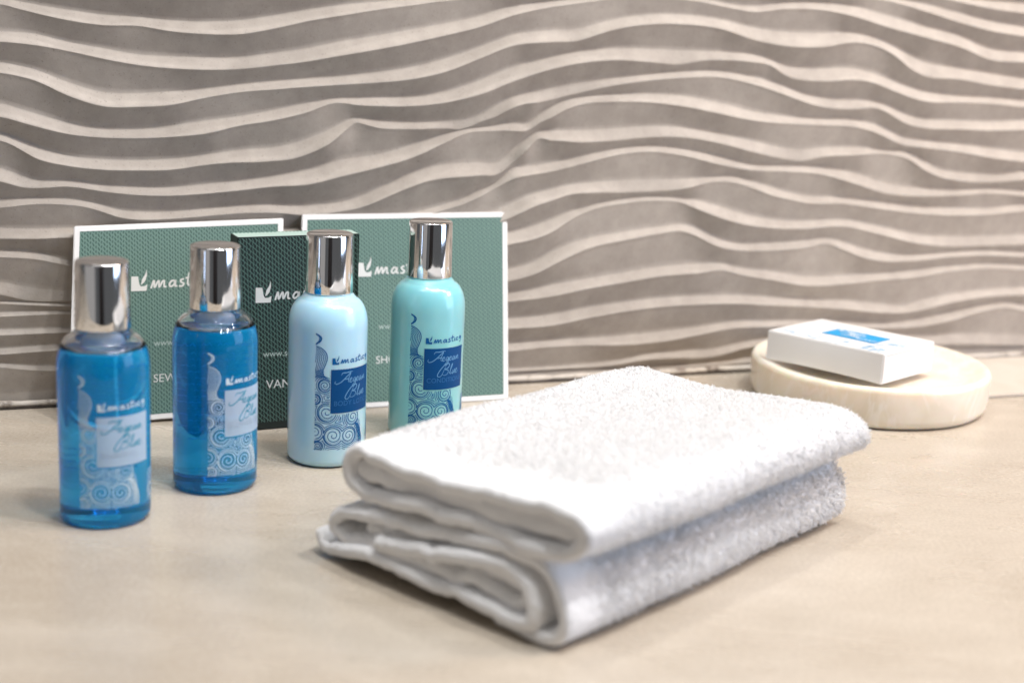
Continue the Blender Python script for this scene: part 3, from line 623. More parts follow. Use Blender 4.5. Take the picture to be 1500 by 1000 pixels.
BLOCK = [(0, 0), (1.15, -0.02), (1.2, 0.42), (0.98, 0.30), (0.72, 0.30), (0.60, 0.46), (0.50, 0.98), (0.0, 1.0)]
LEAF = [(0.72, 0.40), (0.80, 0.78), (1.02, 1.08), (1.12, 1.42), (1.16, 1.05), (1.06, 0.70), (0.92, 0.52)]


def emblem(ink, x, y, s, tail=True, sw=0.26, tx=0.48, ty=0.48):
    ink.poly([(x + a * s * 0.88, y + b * s) for a, b in BLOCK])
    ink.poly([(x + a * s * 0.88, y + b * s) for a, b in LEAF])
    for st in MASTIC + (TAIL if tail else []):
        ink.stroke(smooth([(x + s * 1.30 + a * s * tx, y + s * 0.12 + a * s * tx * 0.03 + b * s * ty) for a, b in st], 5), sw * s * ty)


AEGEAN = [
    [(-1.9, 0.55), (-2.1, 0.2), (-1.6, -0.1), (-0.7, 0.3), (0.3, 1.2), (1.3, 2.1), (1.0, 1.2), (0.9, 0.4), (1.2, 0.1)],
    [(-0.9, 1.65), (-0.6, 2.15), (0.2, 2.15), (1.3, 2.3), (1.8, 2.25)],
    [(0.0, 0.75), (0.6, 0.85), (1.1, 0.8)],
    [(1.25, 0.35), (1.75, 0.65), (1.7, 0.95), (1.35, 0.8), (1.35, 0.2), (1.75, 0.1), (2.2, 0.5)],
    [(2.85, 0.85), (2.45, 0.95), (2.2, 0.4), (2.5, 0.1), (2.85, 0.8), (2.8, -0.4), (2.4, -0.9), (2.1, -0.6), (3.1, 0.3)],
    [(3.1, 0.35), (3.6, 0.7), (3.5, 0.95), (3.15, 0.75), (3.2, 0.15), (3.6, 0.15), (4.0, 0.6)],
    [(4.65, 0.85), (4.25, 0.95), (4.0, 0.4), (4.25, 0.1), (4.65, 0.8), (4.7, 0.15), (5.0, 0.3)],
    [(5.0, 0.1), (5.2, 0.95), (5.25, 0.2), (5.6, 0.9), (5.8, 0.85), (5.8, 0.2), (6.2, 0.3)],
]
BLUE = [
    [(0.9, 2.0), (0.5, 1.0), (0.0, -0.1), (-0.6, -0.35), (-0.9, 0.1), (-0.3, 1.2), (0.8, 2.2), (1.7, 2.1), (1.5, 1.4), (0.7, 1.1), (1.5, 0.9), (1.5, 0.2), (0.7, -0.1), (0.2, 0.1)],
    [(1.9, 0.2), (2.5, 1.5), (2.6, 2.1), (2.3, 1.6), (2.1, 0.3), (2.4, 0.1), (2.8, 0.5)],
    [(2.8, 0.9), (2.75, 0.2), (3.0, 0.1), (3.4, 0.9), (3.35, 0.15), (3.7, 0.3)],
    [(3.7, 0.35), (4.2, 0.7), (4.1, 0.95), (3.75, 0.75), (3.8, 0.15), (4.2, 0.15), (4.6, 0.5)],
]


def script_words(ink, x, y, s, w):
    for st in AEGEAN:
        ink.stroke(smooth([(x + 2.0 * s + (a + 0.12 * b) * s, y + b * s * 1.05) for a, b in st], 5), w, True)
    for st in BLUE:
        ink.stroke(smooth([(x + 3.2 * s + (a + 0.12 * b) * s * 1.05, y - 3.15 * s + b * s * 1.15) for a, b in st], 5), w, True)


# scrolling wave ornament (millimetres; s from the print's left edge, z above the counter)
SPIRALS = [  # centre s, z, radius, turn direction, start angle
    (4.2, 37.2, 2.7, 1, 2.0), (0.2, 31.0, 2.2, -1, 0.4), (5.2, 25.3, 3.9, 1, 2.6), (17.2, 22.6, 3.4, -1, 0.5),
    (0.2, 16.3, 3.7, 1, 1.0), (8.1, 15.0, 4.1, 1, 2.4), (15.2, 14.6, 3.7, -1, 1.0), (1.6, 10.4, 2.0, 1, 2.0), (31.0, 12.3, 2.3, 1, 1.2),
]


def clip_draw(ink, pts, discs, w, xmin=0.0, zmin=8.6, extra=None):
    run = []
    for p in pts:
        ok = p[0] >= xmin and p[1] >= zmin and all((p[0] - c[0]) ** 2 + (p[1] - c[1]) ** 2 > c[2] ** 2 for c in discs)
        if ok and extra:
            ok = extra(p)
        if ok:
            run.append(p)
        else:
            if len(run) > 1:
                ink.stroke(run, w)
            run = []
    if len(run) > 1:
        ink.stroke(run, w)


def waves(scale=0.001, w=0.30):
    ink = Ink()
    out = Ink()

    def inside_ornament(p):
        s, z = p
        if 6.4 < s < 28.4 and 24.4 < z < 45:
            return False                                     # behind the printed panel
        if s > 27:
            return s > 28.5
        if z > 44:
            lim = -1.0
        elif z > 41:
            lim = 4.0
        elif z > 25:
            lim = 8.0
        else:
            lim = 19.5 + 3.2 * math.sin((z - 8) / 16 * math.pi) if z < 21 else 20.5
        return s < lim
    # spirals with collars
    for i, (cx, cz, r, dr, a0) in enumerate(SPIRALS):
        later = [(c[0], c[1], c[2] + 0.35) for c in SPIRALS[i + 1:]]
        turns = 2.35
        n = 64
        pts = []
        for k in range(n + 1):
            t = k / n
            a = a0 + dr * t * turns * 2 * math.pi
            rr = r * 0.10 + (r - r * 0.10) * t ** 0.9
            pts.append((cx + rr * math.cos(a), cz + rr * math.sin(a)))
        clip_draw(ink, pts, later, w * 1.15, extra=inside_ornament)
        def mine(p, i=i, cx=cx, cz=cz, r=r):
            if not inside_ornament(p):
                return False
            d = math.hypot(p[0] - cx, p[1] - cz) - r
            return all(math.hypot(p[0] - c[0], p[1] - c[1]) - c[2] > d - 0.02 for j, c in enumerate(SPIRALS) if j != i)
        for q in range(0, 8):
            rr = r + 0.12 + q * 0.80
            m = int(36 + rr * 10)
            ring = [(cx + rr * math.cos(2 * math.pi * k / m), cz + rr * math.sin(2 * math.pi * k / m)) for k in range(m + 1)]
            clip_draw(ink, ring, [], w * (1.35 if q == 0 else 0.95), extra=mine)
        # dots between the turns
        for k in range(int(r * 9)):
            a = k / (r * 9) * 2 * math.pi
            p = (cx + r * 0.83 * math.cos(a), cz + r * 0.83 * math.sin(a))
            if p[0] > 0.2 and p[1] > 8.7 and inside_ornament(p) and all((p[0] - c[0]) ** 2 + (p[1] - c[1]) ** 2 > c[2] ** 2 for c in later):
                d = 0.13
                ink.poly([(p[0] - d, p[1] - d), (p[0] + d, p[1] - d), (p[0] + d, p[1] + d), (p[0] - d, p[1] + d)])
    allc = [(c[0], c[1], c[2] + 2.4) for c in SPIRALS]
    # plume lines, crescent on top
    for k in range(7):
        pl = [(-0.3 - 0.5 * k, 54.2 - 0.5 * k), (2.4 - 0.6 * k, 53.4 - 0.5 * k), (4.5 - 0.72 * k, 51.4 - 0.3 * k), (5.0 - 0.78 * k, 48.8), (4.2 - 0.72 * k, 46.0), (3.3 - 0.62 * k, 43.6), (3.6 - 0.62 * k, 41.6), (5.2 - 0.75 * k, 40.4)]
        clip_draw(ink, smooth(pl, 8), [(c[0], c[1], c[2] + 0.3) for c in SPIRALS], w * (1.4 if k == 0 else 0.95), xmin=0.05)
    for k in range(4):
        f = k / 3
        clip_draw(ink, smooth([(0.1, 59.6 - 0.4 * f), (1.5 + 0.9 * (1 - f), 58.2), (1.3 + 0.9 * (1 - f), 56.4), (0.1, 54.8 + 0.4 * f)], 6), [], w * (1.2 if k == 0 else 0.8))
    for k in range(5):
        f = k / 4
        st = [(22.8 - 2.2 * f, 8.8), (22.9 - 2.0 * f, 13), (20.6 - 1.6 * f, 18.5), (18.6 - 0.6 * f, 19.4)]
        clip_draw(ink, smooth(st, 8), [(c[0], c[1], c[2] + 0.3) for c in SPIRALS], w * (1.2 if k == 0 else 0.9))
    ink.v = [(x * scale, y * scale) for x, y in ink.v]
    return ink


# ------------------------------------------------------------------ bottles
BR = 0.0170


def lathe(profile, seg=64, close=True):
    """profile: list of (r, z); r = 0 ends become poles"""
    v, f = [], []
    rings = []
    for r, z in profile:
        if r < 1e-7:
            rings.append([len(v)])
            v.append((0, 0, z))
        else:
            rings.append(list(range(len(v), len(v) + seg)))
            for k in range(seg):
                a = 2 * math.pi * k / seg
                v.append((r * math.sin(a), -r * math.cos(a), z))
    for a, b in zip(rings[:-1], rings[1:]):
        for k in range(seg):
            k2 = (k + 1) % seg
            if len(a) == 1 and len(b) == 1:
                continue
            if len(a) == 1:
                f.append((a[0], b[k2], b[k]))
            elif len(b) == 1:
                f.append((a[k], a[k2], b[0]))
            else:
                f.append((a[k], a[k2], b[k2], b[k]))
    return mesh(v, f, True)


def arc(cx, cz, rx, rz, a0, a1, n):
    return [(cx + rx * math.cos(math.radians(a0 + (a1 - a0) * k / n)), cz + rz * math.sin(math.radians(a0 + (a1 - a0) * k / n))) for k in range(n + 1)]


def body_profile(off=0.0, top=0.0740):
    """outer wall (off = 0) or an inset of it, from the bottom centre to the neck"""
    R = BR - off
    p = [(0.0, 0.0008 + off), (R - 0.0048, 0.0008 + off)]
    p += arc(R - 0.0034, 0.0034 + off, 0.0034, 0.0034, -90, 0, 8)
    p += [(R, z) for z in (0.012, 0.024, 0.036, 0.048, 0.057)]
    p += arc(R - 0.0066 - off * 2, 0.0600, 0.0066 + off * 2, 0.0122 - off * 2.5, 0, 78, 12)
    p += [(0.0096 - off * 3, top)]
    return p


LEVEL = 0.0672                                # filled up to here


def shell_mesh():
    """the clear, empty shoulder of the bottle above the liquid"""
    o = [q_ for q_ in body_profile(0.0) if q_[1] > LEVEL - 0.0012]
    i = [q_ for q_ in body_profile(0.00045) if q_[1] > LEVEL + 0.0006]
    base = [(o[0][0] - 0.0001, LEVEL + 0.0006)]
    o = [q_ for q_ in o if q_[1] > LEVEL + 0.0006]
    ring = base + o + i[::-1] + base
    return lathe(ring, 72)


def liquid_mesh():
    side = [q_ for q_ in body_profile(0.0) if q_[1] < LEVEL]
    rl = [q_ for q_ in body_profile(0.0) if q_[1] >= LEVEL][0]
    a, b = side[-1], rl
    t = (LEVEL + 0.0004 - a[1]) / (b[1] - a[1])
    side.append((a[0] + (b[0] - a[0]) * t, LEVEL + 0.0004))
    r = side[-1][0]
    side += [(r - 0.0009, LEVEL + 0.0004), (r - 0.0016, LEVEL), (r - 0.0035, LEVEL - 0.0002), (0.0, LEVEL - 0.0002)]
    return lathe(side, 72)


def cream_mesh():
    o = body_profile(0.0)
    o[-1] = (0.0098, 0.0745)
    return lathe(o + [(0.0, 0.0745)], 72)


def cap_mesh():
    p = [(0.0093, 0.0746), (0.01025, 0.0744), (0.01035, 0.0748), (0.0102, 0.080), (0.0099, 0.0985)]
    p += arc(0.0093, 0.0988, 0.00055, 0.0008, 0, 90, 5) + [(0.0088, 0.0995), (0.0, 0.0994)]
    return lathe(p, 64)


def on_bottle(off):
    def fn(s, z):
        a = s / BR
        return ((BR + off) * math.sin(a), -(BR + off) * math.cos(a), z)
    return fn


SHELL, LIQ, CREAM, CAP = shell_mesh(), liquid_mesh(), cream_mesh(), cap_mesh()
WAVE_INK = waves()
WAVE_MESH = WAVE_INK.mesh(on_bottle(0.00010))
WAVE_THIN = waves(w=0.26).mesh(on_bottle(0.00010))
_p = Ink()
_p.quad_grid(0.0067, 0.0249, 0.0281, 0.0441, 24, 3)
PANEL_MESH = _p.mesh(on_bottle(0.00012))
_e = Ink()
emblem(_e, 0.0072, 0.0463, 0.0028, True, 0.26, 0.78, 0.58)
EMBLEM_MESH = _e.mesh(on_bottle(0.00012))
_s = Ink()
script_words(_s, 0.0085, 0.0380, 0.00200, 0.00040)
SCRIPT_MESH = _s.mesh(on_bottle(0.0002))
NOZZLE = lathe([(0.0, 0.0692), (0.0080, 0.0692), (0.0084, 0.0738), (0.0, 0.0739)], 40)
NECK = simple('pale_plastic', (0.80, 0.80, 0.82), 0.4)
rng = random.Random(4)
_b = Ink()
for row in range(17):
    x, z = 0.0395, 0.0580 - row * 0.0026
    while x < 0.0655:
        w_ = rng.uniform(0.0012, 0.0042)
        for _k in range(max(1, int(w_ / 0.0011))):
            _b.stroke([(x, z + rng.uniform(-0.0002, 0.0002)), (x + 0.0004, z + 0.0006), (x + 0.0008, z)], 0.0003)
            x += 0.0011
        x += 0.0009
BACK_MESH = _b.mesh(on_bottle(0.0001))


def bottle(xy, start_deg, word, clear, cream, label):
    x, y = xy
    th = math.atan2(-x, y)                      # local -Y toward the camera foot
    th = math.atan2(-x, -(-y)) if False else math.atan2((0 - x), (y - 0))
    root = thing('toiletry_bottle', label, 'bottle', (x, y, 0), th + math.radians(start_deg), 'four small toiletry bottles in a row')
    link('cap', CAP, CHROME, root)
    if clear:
        sh = link('bottle_shell', SHELL, GLASS, root)
        link('liquid', LIQ, LIQUID, root)
        ink, panel, scr, wd = INK_W, INK_PANEL, INK_TEAL, INK_GREY
    else:
        sh = link('bottle_body', CREAM.copy(), cream, root)
        ink, panel, scr, wd = INK_B, INK_PB, INK_LB, INK_MID
    link('wave_print', (WAVE_THIN if clear else WAVE_MESH).copy(), ink, root)
    pn = link('printed_panel', PANEL_MESH.copy(), panel, root)
    link('emblem_print', EMBLEM_MESH.copy(), ink, root)
    link('script_print', SCRIPT_MESH.copy(), scr, pn)
    t = Ink()
    t.text(word, 0.0080, 0.0282, 0.0031, 0.98)
    t.stroke([(0.0085, 0.0265), (0.0262, 0.0265)], 0.00025)
    link('product_name', t.mesh(on_bottle(0.0002)), wd, pn)
    if clear:
        link('neck_insert', NOZZLE, NECK, root)
        link('back_print', BACK_MESH.copy(), INK_GREY, root)
    return root


bottle((-0.15283, 0.54379), -32.6, 'SHAMPOO', True, None, 'clear bottle of blue shampoo, SHAMPOO on its pale panel, leftmost of the four')
bottle((-0.11958, 0.58684), -10.0, 'SHOWER GEL', True, None, 'clear bottle of blue shower gel, SHOWER GEL on its panel, beside the dark box')
bottle((-0.07920, 0.62782), -17.6, 'BODY LOTION', False, CREAM_B, 'pale milky blue lotion bottle with a navy printed panel, between shower gel and turquoise bottle')
bottle((-0.03922, 0.67304), -26.0, 'CONDITIONER', False, CREAM_T, 'turquoise conditioner bottle with a navy printed panel, farthest back behind the towel')

# ------------------------------------------------------------------ cards and vanity box
def slab(origin, ex, ey, en, w, h, t, bev=0.0004):
    """a flat box: front face lower-left corner at origin, ex right, ey up, en toward the viewer; thickness goes back"""
    bm = bmesh.new()
    vs = []
    for c in (0, -t):
        for a, b in ((0, 0), (w, 0), (w, h), (0, h)):
            vs.append(bm.verts.new(origin + ex * a + ey * b + en * c))
    for f in ((0, 1, 2, 3), (7, 6, 5, 4), (0, 4, 5, 1), (1, 5, 6, 2), (2, 6, 7, 3), (3, 7, 4, 0)):
        bm.faces.new([vs[i] for i in f])
    bmesh.ops.recalc_face_normals(bm, faces=bm.faces)
    if bev:
        bmesh.ops.bevel(bm, geom=list(bm.edges), offset=bev, segments=2, affect='EDGES')
    me = bpy.data.meshes.new('m')
    bm.to_mesh(me)
    bm.free()
    return me


def panel_mesh(origin, ex, ey, en, x0, y0, x1, y1, off):
    P = [origin + ex * a + ey * b + en * off for a, b in ((x0, y0), (x1, y0), (x1, y1), (x0, y1))]
    me = mesh(P, [(0, 1, 2, 3)])
    uv = me.uv_layers.new(name='UVMap')
    for i, c in enumerate(((x0, y0), (x1, y0), (x1, y1), (x0, y1))):
        uv.data[i].uv = c
    return me


def frame(bl, br, tl):
    ex = (br - bl)
    w = ex.length
    ex.normalize()
    ey = tl - bl
    h = ey.length                      # the sleeves are a little skewed, as folded paper is
    ey.normalize()
    return ex, ey, ex.cross(ey).normalized(), w, h


def card(bl, br, tl, word, logo_x, logo_y, label, wx):
    bl, br, tl = Vector(bl), Vector(br), Vector(tl)
    ex, ey, en, w, h = frame(bl, br, tl)
    root = thing('amenity_card', label, 'card', bl + (br - bl) / 2, 0, 'green netted cards leaning on the wall')
    o = bl - root.location
    link('card_sleeve', slab(o, ex, ey, en, w, h, 0.0022), WHITE_CARD, root)
    b = 0.0027
    link('net_print', panel_mesh(o, ex, ey, en, b, b, w - b, h - b, 0.00015), NET_GREEN, root)
    fn = lambda x, y: o + ex * x + ey * y + en * 0.0003
    i = Ink()
    emblem(i, logo_x, logo_y, 0.0070, True, 0.24, 0.58, 0.50)
    link('emblem_print', i.mesh(fn), INK_CARD, root)
    i = Ink()
    i.text('www.soc', logo_x + 0.011, logo_y - 0.0265, 0.0042)
    link('address_print', i.mesh(fn), INK_DIM, root)
    i = Ink()
    i.text(word, wx, logo_y - 0.0435, 0.0054)
    link('product_name', i.mesh(fn), INK_CARD, root)
    return root


card((-0.1999, 0.6524, 0.0003), (-0.1084, 0.6880, 0.0030), (-0.2053, 0.6860, 0.0870), 'SEWING KIT', 0.0265, 0.0610,
     'green netted card with white border reading SEW, left one behind the two blue bottles', 0.0375)
card((-0.1003, 0.6940, 0.0003), (-0.0004, 0.7345, 0.0003), (-0.1055, 0.7262, 0.0912), 'SHOWER CAP', 0.0280, 0.0650,
     'green netted card with white border, right one behind the turquoise bottle', 0.0375)


def vanity_box():
    fl, fr = Vector((-0.1240, 0.6575, 0.0003)), Vector((-0.0727, 0.6830, 0.0003))
    ex, ey, en, w, h = frame(fl, fr, fl + Vector((0, 0, 0.0900)))
    root = thing('vanity_kit_box', 'dark green netted box reading VAN, standing between the two cards behind the bottles', 'box', fl + (fr - fl) / 2)
    o = fl - root.location
    D = 0.0120
    dk = simple('dark_card', (0.006, 0.014, 0.013), 0.5)
    link('carton', slab(o, ex, ey, en, w, h, D, 0.0003), dk, root)
    link('front_print', panel_mesh(o, ex, ey, en, 0.0003, 0.0035, w - 0.0003, h - 0.0003, 0.00015), NET_DARK, root)
    to = o + ey * (h + 0.00015)
    link('top_print', panel_mesh(to, ex, -en, ey, 0.0003, 0.0003, w - 0.0003, D - 0.0003, 0.0), NET_EDGE, root)
    so = o + ex * (w + 0.00015) - en * D
    link('side_print', panel_mesh(so, en, ey, ex, 0.0003, 0.0035, D - 0.0003, h - 0.0003, 0.0), NET_DARK, root)
    fn = lambda x, y: o + ex * x + ey * y + en * 0.0003
    i = Ink()
    emblem(i, 0.0083, 0.0600, 0.0070, True, 0.24, 0.58, 0.50)
    link('emblem_print', i.mesh(fn), INK_CARD, root)
    i = Ink()
    i.text('www.soc', 0.0120, 0.0345, 0.0042)
    link('address_print', i.mesh(fn), INK_DIM, root)
    i = Ink()
    i.text('VANITY KIT', 0.0135, 0.0195, 0.0058)
    link('product_name', i.mesh(fn), INK_CARD, root)
    return root


vanity_box()

# ------------------------------------------------------------------ soap dish and boxed soap
def dish():
    root = thing('soap_dish', 'round pale alabaster soap dish by the wall at the right', 'dish', (0.1895, 0.7705, 0))
    R, H = 0.0620, 0.0218
    p = [(0.0, 0.0), (R - 0.0060, 0.0)] + arc(R - 0.0060, 0.0058, 0.0052, 0.0058, -90, -8, 8) + [(R - 0.0004, 0.012)]
    p += arc(R - 0.0026, H - 0.0030, 0.0024, 0.0030, 0, 90, 8)
    p += [(R - 0.0048, H - 0.0005), (R - 0.0072, H - 0.0014), (R - 0.0105, H - 0.0026), (R - 0.016, H - 0.0034), (R - 0.032, H - 0.0040), (0.0, H - 0.0042)]
    me = lathe(p, 96)
    for v in me.vertices:
        n_ = noise.noise(v.co * 40.0)
        v.co += Vector((v.co.x, v.co.y, 0)) * 0.006 * n_
    link('dish_body', me, DISH, root)
    return root


dish()


def soap_box():
    yaw = math.radians(-42.08)
    ex, ey = Vector((math.cos(yaw), math.sin(yaw), 0)), Vector((-math.sin(yaw), math.cos(yaw), 0))
    W_, D_, H_ = 0.0671, 0.0527, 0.0154
    ctr = Vector((0.1323, 0.7591, 0)) + ex * W_ / 2 + ey * D_ / 2
    root = thing('soap_box', 'white soap carton with a blue printed top lying on the alabaster dish', 'box', (ctr.x, ctr.y, 0.0216))
    root.rotation_euler = (math.radians(-1.2), math.radians(-0.5), yaw)
    X, Y, Z = Vector((1, 0, 0)), Vector((0, 1, 0)), Vector((0, 0, 1))
    # slightly bulging carton
    n = 12
    bm = bmesh.new()
    bmesh.ops.create_cube(bm, size=1)
    bmesh.ops.subdivide_edges(bm, edges=list(bm.edges), cuts=n, use_grid_fill=True)
    for v in bm.verts:
        x, y, z = v.co * 2
        bul = 0.0006
        v.co = Vector((x * W_ / 2, y * D_ / 2, (z + 1) * H_ / 2))
        if abs(x) > 0.999:
            v.co.x += math.copysign(bul * (1 - y * y) * (1 - z * z), x)
        if abs(y) > 0.999:
            v.co.y += math.copysign(bul * (1 - x * x) * (1 - z * z), y)
        if z > 0.999:
            v.co.z += bul * 0.8 * (1 - x * x) * (1 - y * y)
        if z < -0.999:
            v.co.z += 0.0009 * (1 - x * x) * (1 if abs(y) > 0.999 else 0.4)
    bmesh.ops.recalc_face_normals(bm, faces=bm.faces)
    sharp = [e for e in bm.edges if e.calc_face_angle(0) > 1.0]
    bmesh.ops.bevel(bm, geom=sharp, offset=0.00045, segments=2, affect='EDGES')
    me = bpy.data.meshes.new('m')
    bm.to_mesh(me)
    bm.free()
    link('carton', me, simple('soap_carton', (0.80, 0.785, 0.775), 0.42, Coat_Weight=0.2, Coat_Roughness=0.2), root)
    # closing flap seams at the right end
    end = lambda y, z: Vector((W_ / 2 + 0.0006 * (1 - (2 * y / D_) ** 2) * (1 - (2 * z / H_ - 1) ** 2) + 0.0001, y, z))
    fl = Ink()
    fl.stroke([(-D_ / 2 + 0.0009, H_ * f) for f in (0.06, 0.3, 0.55, 0.8, 0.95)], 0.00035)
    fl.stroke([(D_ / 2 - 0.0012 - t * (D_ - 0.004), H_ - 0.0013) for t in (0, 0.25, 0.5, 0.75, 1)], 0.00022)
    link('flap_seam', fl.mesh(end), simple('carton_seam', (0.42, 0.36, 0.29), 0.8), root)
    top = lambda x, y: Vector((x - W_ / 2, y - D_ / 2, H_ + 0.00015 + 0.00048 * (1 - (x / W_ * 2 - 1) ** 2) * (1 - (y / D_ * 2 - 1) ** 2) + 0.0001))
    i = Ink()
    i.quad_grid(0.0215, 0.0165, 0.0520, 0.0350, 12, 8)
    link('printed_panel', i.mesh(top), INK_SKY, root)
    top2 = lambda x, y: top(x, y) + Vector((0, 0, 0.00015))
    i = Ink()
    emblem(i, 0.0235, 0.0300, 0.0036, False, 0.3)
    script_words(i, 0.0270, 0.0265, 0.00175, 0.00075)
    i.text('SOAP', 0.0400, 0.0185, 0.0046)
    link('script_print', i.mesh(top2), INK_W, root)
    # scattered curls round the panel
    i = Ink()
    r2 = random.Random(11)
    for k in range(64):
        t = r2.random()
        if r2.random() < 0.65:
            cx, cy = 0.004 + 0.059 * t, r2.uniform(0.0018, 0.0110)
        else:
            cx, cy = r2.uniform(0.0535, 0.064), r2.uniform(0.003, 0.036)
        r = r2.uniform(0.0010, 0.0024)
        pts = []
        d = r2.choice((1, -1))
        a0 = r2.random() * 6.28
        for q in range(26):
            a = a0 + d * q / 25 * 2 * math.pi * 1.7
            rr = r * (0.12 + 0.88 * q / 25)
            pts.append((min(max(cx + rr * math.cos(a), 0.001), W_ - 0.001), min(max(cy + rr * math.sin(a), 0.001), D_ - 0.001)))
        i.stroke(pts, 0.00030)
    link('wave_print', i.mesh(top), m_print('pale_curl_ink', (0.25, 0.47, 0.66)), root)
    return root


soap_box()

# ------------------------------------------------------------------ folded towel
E1 = Vector((0.7595, -0.6505, 0))
E2 = Vector((0.6505, 0.7595, 0))
towel = thing('towel', 'folded white terry towel stacked in the foreground, open folds toward the viewer', 'towel', (-0.0680, 0.5150, 0))
TL = 0.178


def warp(s, z, l, seed):
    """soft unevenness shared by cloth and pile (metres)"""
    p = Vector((s * 22, z * 30 + seed * 3.7, l * 20))
    ds = 0.0018 * noise.noise(p)
    dz = 0.0013 * noise.noise(p + Vector((7.1, 3.3, 1.9))) * min(1.0, z / 0.012 + 0.15)
    e = max(0.0, (l - (TL - 0.012)) / 0.012)
    zz = z + dz
    if seed == 1:
        zz -= 0.0030 * e * e * (zz - 0.030) / 0.016
        zz += 0.0014 * math.sin(max(0.0, min(1.0, l / TL)) * math.pi) * max(0, (zz - 0.036) / 0.01)
    return s + ds, max(0.0002, zz), l


def loc3(s, z, l):
    p = E1 * s + E2 * l
    return (p.x, p.y, z)


def resample(pts, step):
    P = [Vector(p) for p in smooth(pts, 10)]
    L = [0.0]
    for a, b in zip(P[:-1], P[1:]):
        L.append(L[-1] + (b - a).length)
    n = max(4, int(L[-1] / step))
    out, k = [], 0
    for i in range(n + 1):
        d = L[-1] * i / n
        while k < len(L) - 2 and L[k + 1] < d:
            k += 1
        t = (d - L[k]) / max(1e-9, L[k + 1] - L[k])
        out.append(P[k].lerp(P[k + 1], t))
    return out


def ribbon(name, path_mm, th, l0, l1, seed, mat, hem=0.0):
    c = resample([(a / 1000, b / 1000) for a, b in path_mm], 0.0016)
    n = len(c)
    nor = []
    for k in range(n):
        d = (c[min(k + 1, n - 1)] - c[max(k - 1, 0)]).normalized()
        nor.append(Vector((-d.y, d.x)))
    # closed section: left side forward, round cap, right side back, round cap
    sec = []
    for k in range(n):
        sec.append((c[k], nor[k], 1.0, c[k]))
    tend = (c[-1] - c[-2]).normalized()
    tbeg = (c[0] - c[1]).normalized()
    ring = [(c[k] + nor[k] * th / 2, c[k]) for k in range(n)]
    for a in (45, 0, -45):
        q = nor[-1] * math.sin(math.radians(a)) + tend * math.cos(math.radians(a))
        ring.append((c[-1] + q * th / 2, c[-1]))
    ring += [(c[k] - nor[k] * th / 2, c[k]) for k in range(n - 1, -1, -1)]
    for a in (45, 0, -45):
        q = -nor[0] * math.sin(math.radians(a)) + tbeg * math.cos(math.radians(a))
        ring.append((c[0] + q * th / 2, c[0]))
    ls = [l0, l0 + 0.0004, l0 + 0.0012, l0 + 0.0024] + list(np.linspace(l0 + 0.005, l1 - 0.005, 60)) + [l1 - 0.0024, l1 - 0.0012, l1 - 0.0004, l1]
    fat = [0.30, 0.62, 0.9, 1.0] + [1.0] * 60 + [1.0, 0.9, 0.62, 0.30]
    v, f = [], []
    m = len(ring)
    for l, ft in zip(ls, fat):
        for i, (p, q) in enumerate(ring):
            r = q + (p - q) * ft
            g = max(0.0, 1 - (l - l0) / 0.03)
            edge = 0.0022 * noise.noise(Vector((q.x * 55, seed * 5.1, q.y * 40))) * g
            if seed == 5:
                edge += 0.0035 * max(0.0, 1 - q.x / 0.011) ** 2 * (1 if l < 0.05 else 0)
            s, z, ll = warp(r.x, r.y, l, seed)
            # stitched hem ridge
            z += 0.0005 * math.exp(-((l - 0.012) / 0.0010) ** 2) * (-1 if hem else 0)
            # ruffled free edge
            z += 0.0007 * noise.noise(Vector((q.x * 230, l * 60, seed * 1.3 + q.y * 90))) * g * (1 if z > 0.003 else 0.2)
            s += 0.0004 * noise.noise(Vector((q.x * 200, l * 90 + 5, q.y * 200))) * g
            z += 0.0011 * noise.noise(Vector((q.x * 90, l * 25, seed * 2.3 + q.y * 60))) * g * (1 if z > 0.003 else 0.2)
            v.append(loc3(s, max(z, 0.0002), ll + edge))
    for j in range(len(ls) - 1):
        for i in range(m):
            i2 = (i + 1) % m
            f.append((j * m + i, j * m + i2, (j + 1) * m + i2, (j + 1) * m + i))
    # end caps: strips across the thickness
    for base, flip in ((0, False), ((len(ls) - 1) * m, True)):
        for k in range(n - 1):
            a, b = base + k, base + k + 1
            cc, dd = base + (2 * n + 3 - 1) - k - 1, base + (2 * n + 3 - 1) - k
            q = (a, dd, cc, b)
            f.append(q[::-1] if flip else q)
        for k0 in (n - 1, 2 * n + 2):
            pts = [base + (k0 + i) % m for i in range(5)]
            f.append(tuple(pts) if flip else tuple(pts[::-1]))
    me = mesh(v, f, True)
    o = link(name, me, mat, towel)
    return c, nor


UP = [(74, 32.5), (45, 31.0), (26, 28.6), (16.5, 30.0), (13.6, 36.5), (16.5, 42.6), (27, 42.6), (50, 42.2), (72, 43.2), (97, 45.2), (111, 46.4), (119, 45.5), (122.0, 40.5), (119.5, 35.0), (110, 31.8), (92, 32.2), (76, 32.4)]
upc, upn = ribbon('upper_fold', UP, 0.0052, 0.0, TL + 0.002, 1, CLOTH, 1)
ribbon('inner_ply', [(19.5, 36.0), (45, 36.6), (75, 37.8), (100, 38.6), (116.5, 39.6)], 0.0078, 0.0030, TL - 0.004, 2, CLOTH)
LO = [(98, 12.0), (93, 10.6), (84, 12.4), (77, 14.4), (68, 12.2), (58, 12.6), (46, 12.2), (30, 12.2), (18, 10.6), (9.0, 11.2), (7.2, 14.2), (9.5, 18), (16, 20.6), (29, 22.2), (51, 23.6), (71, 26.2), (87, 28.2), (98, 28.0), (106.5, 25), (112, 20.5), (115, 14.5), (115.4, 9.2), (113.2, 5.0), (108, 2.9), (100, 2.5), (88, 2.5)]
loc_, lon = ribbon('lower_fold', LO, 0.0048, 0.0, TL - 0.001, 4, CLOTH, 1)
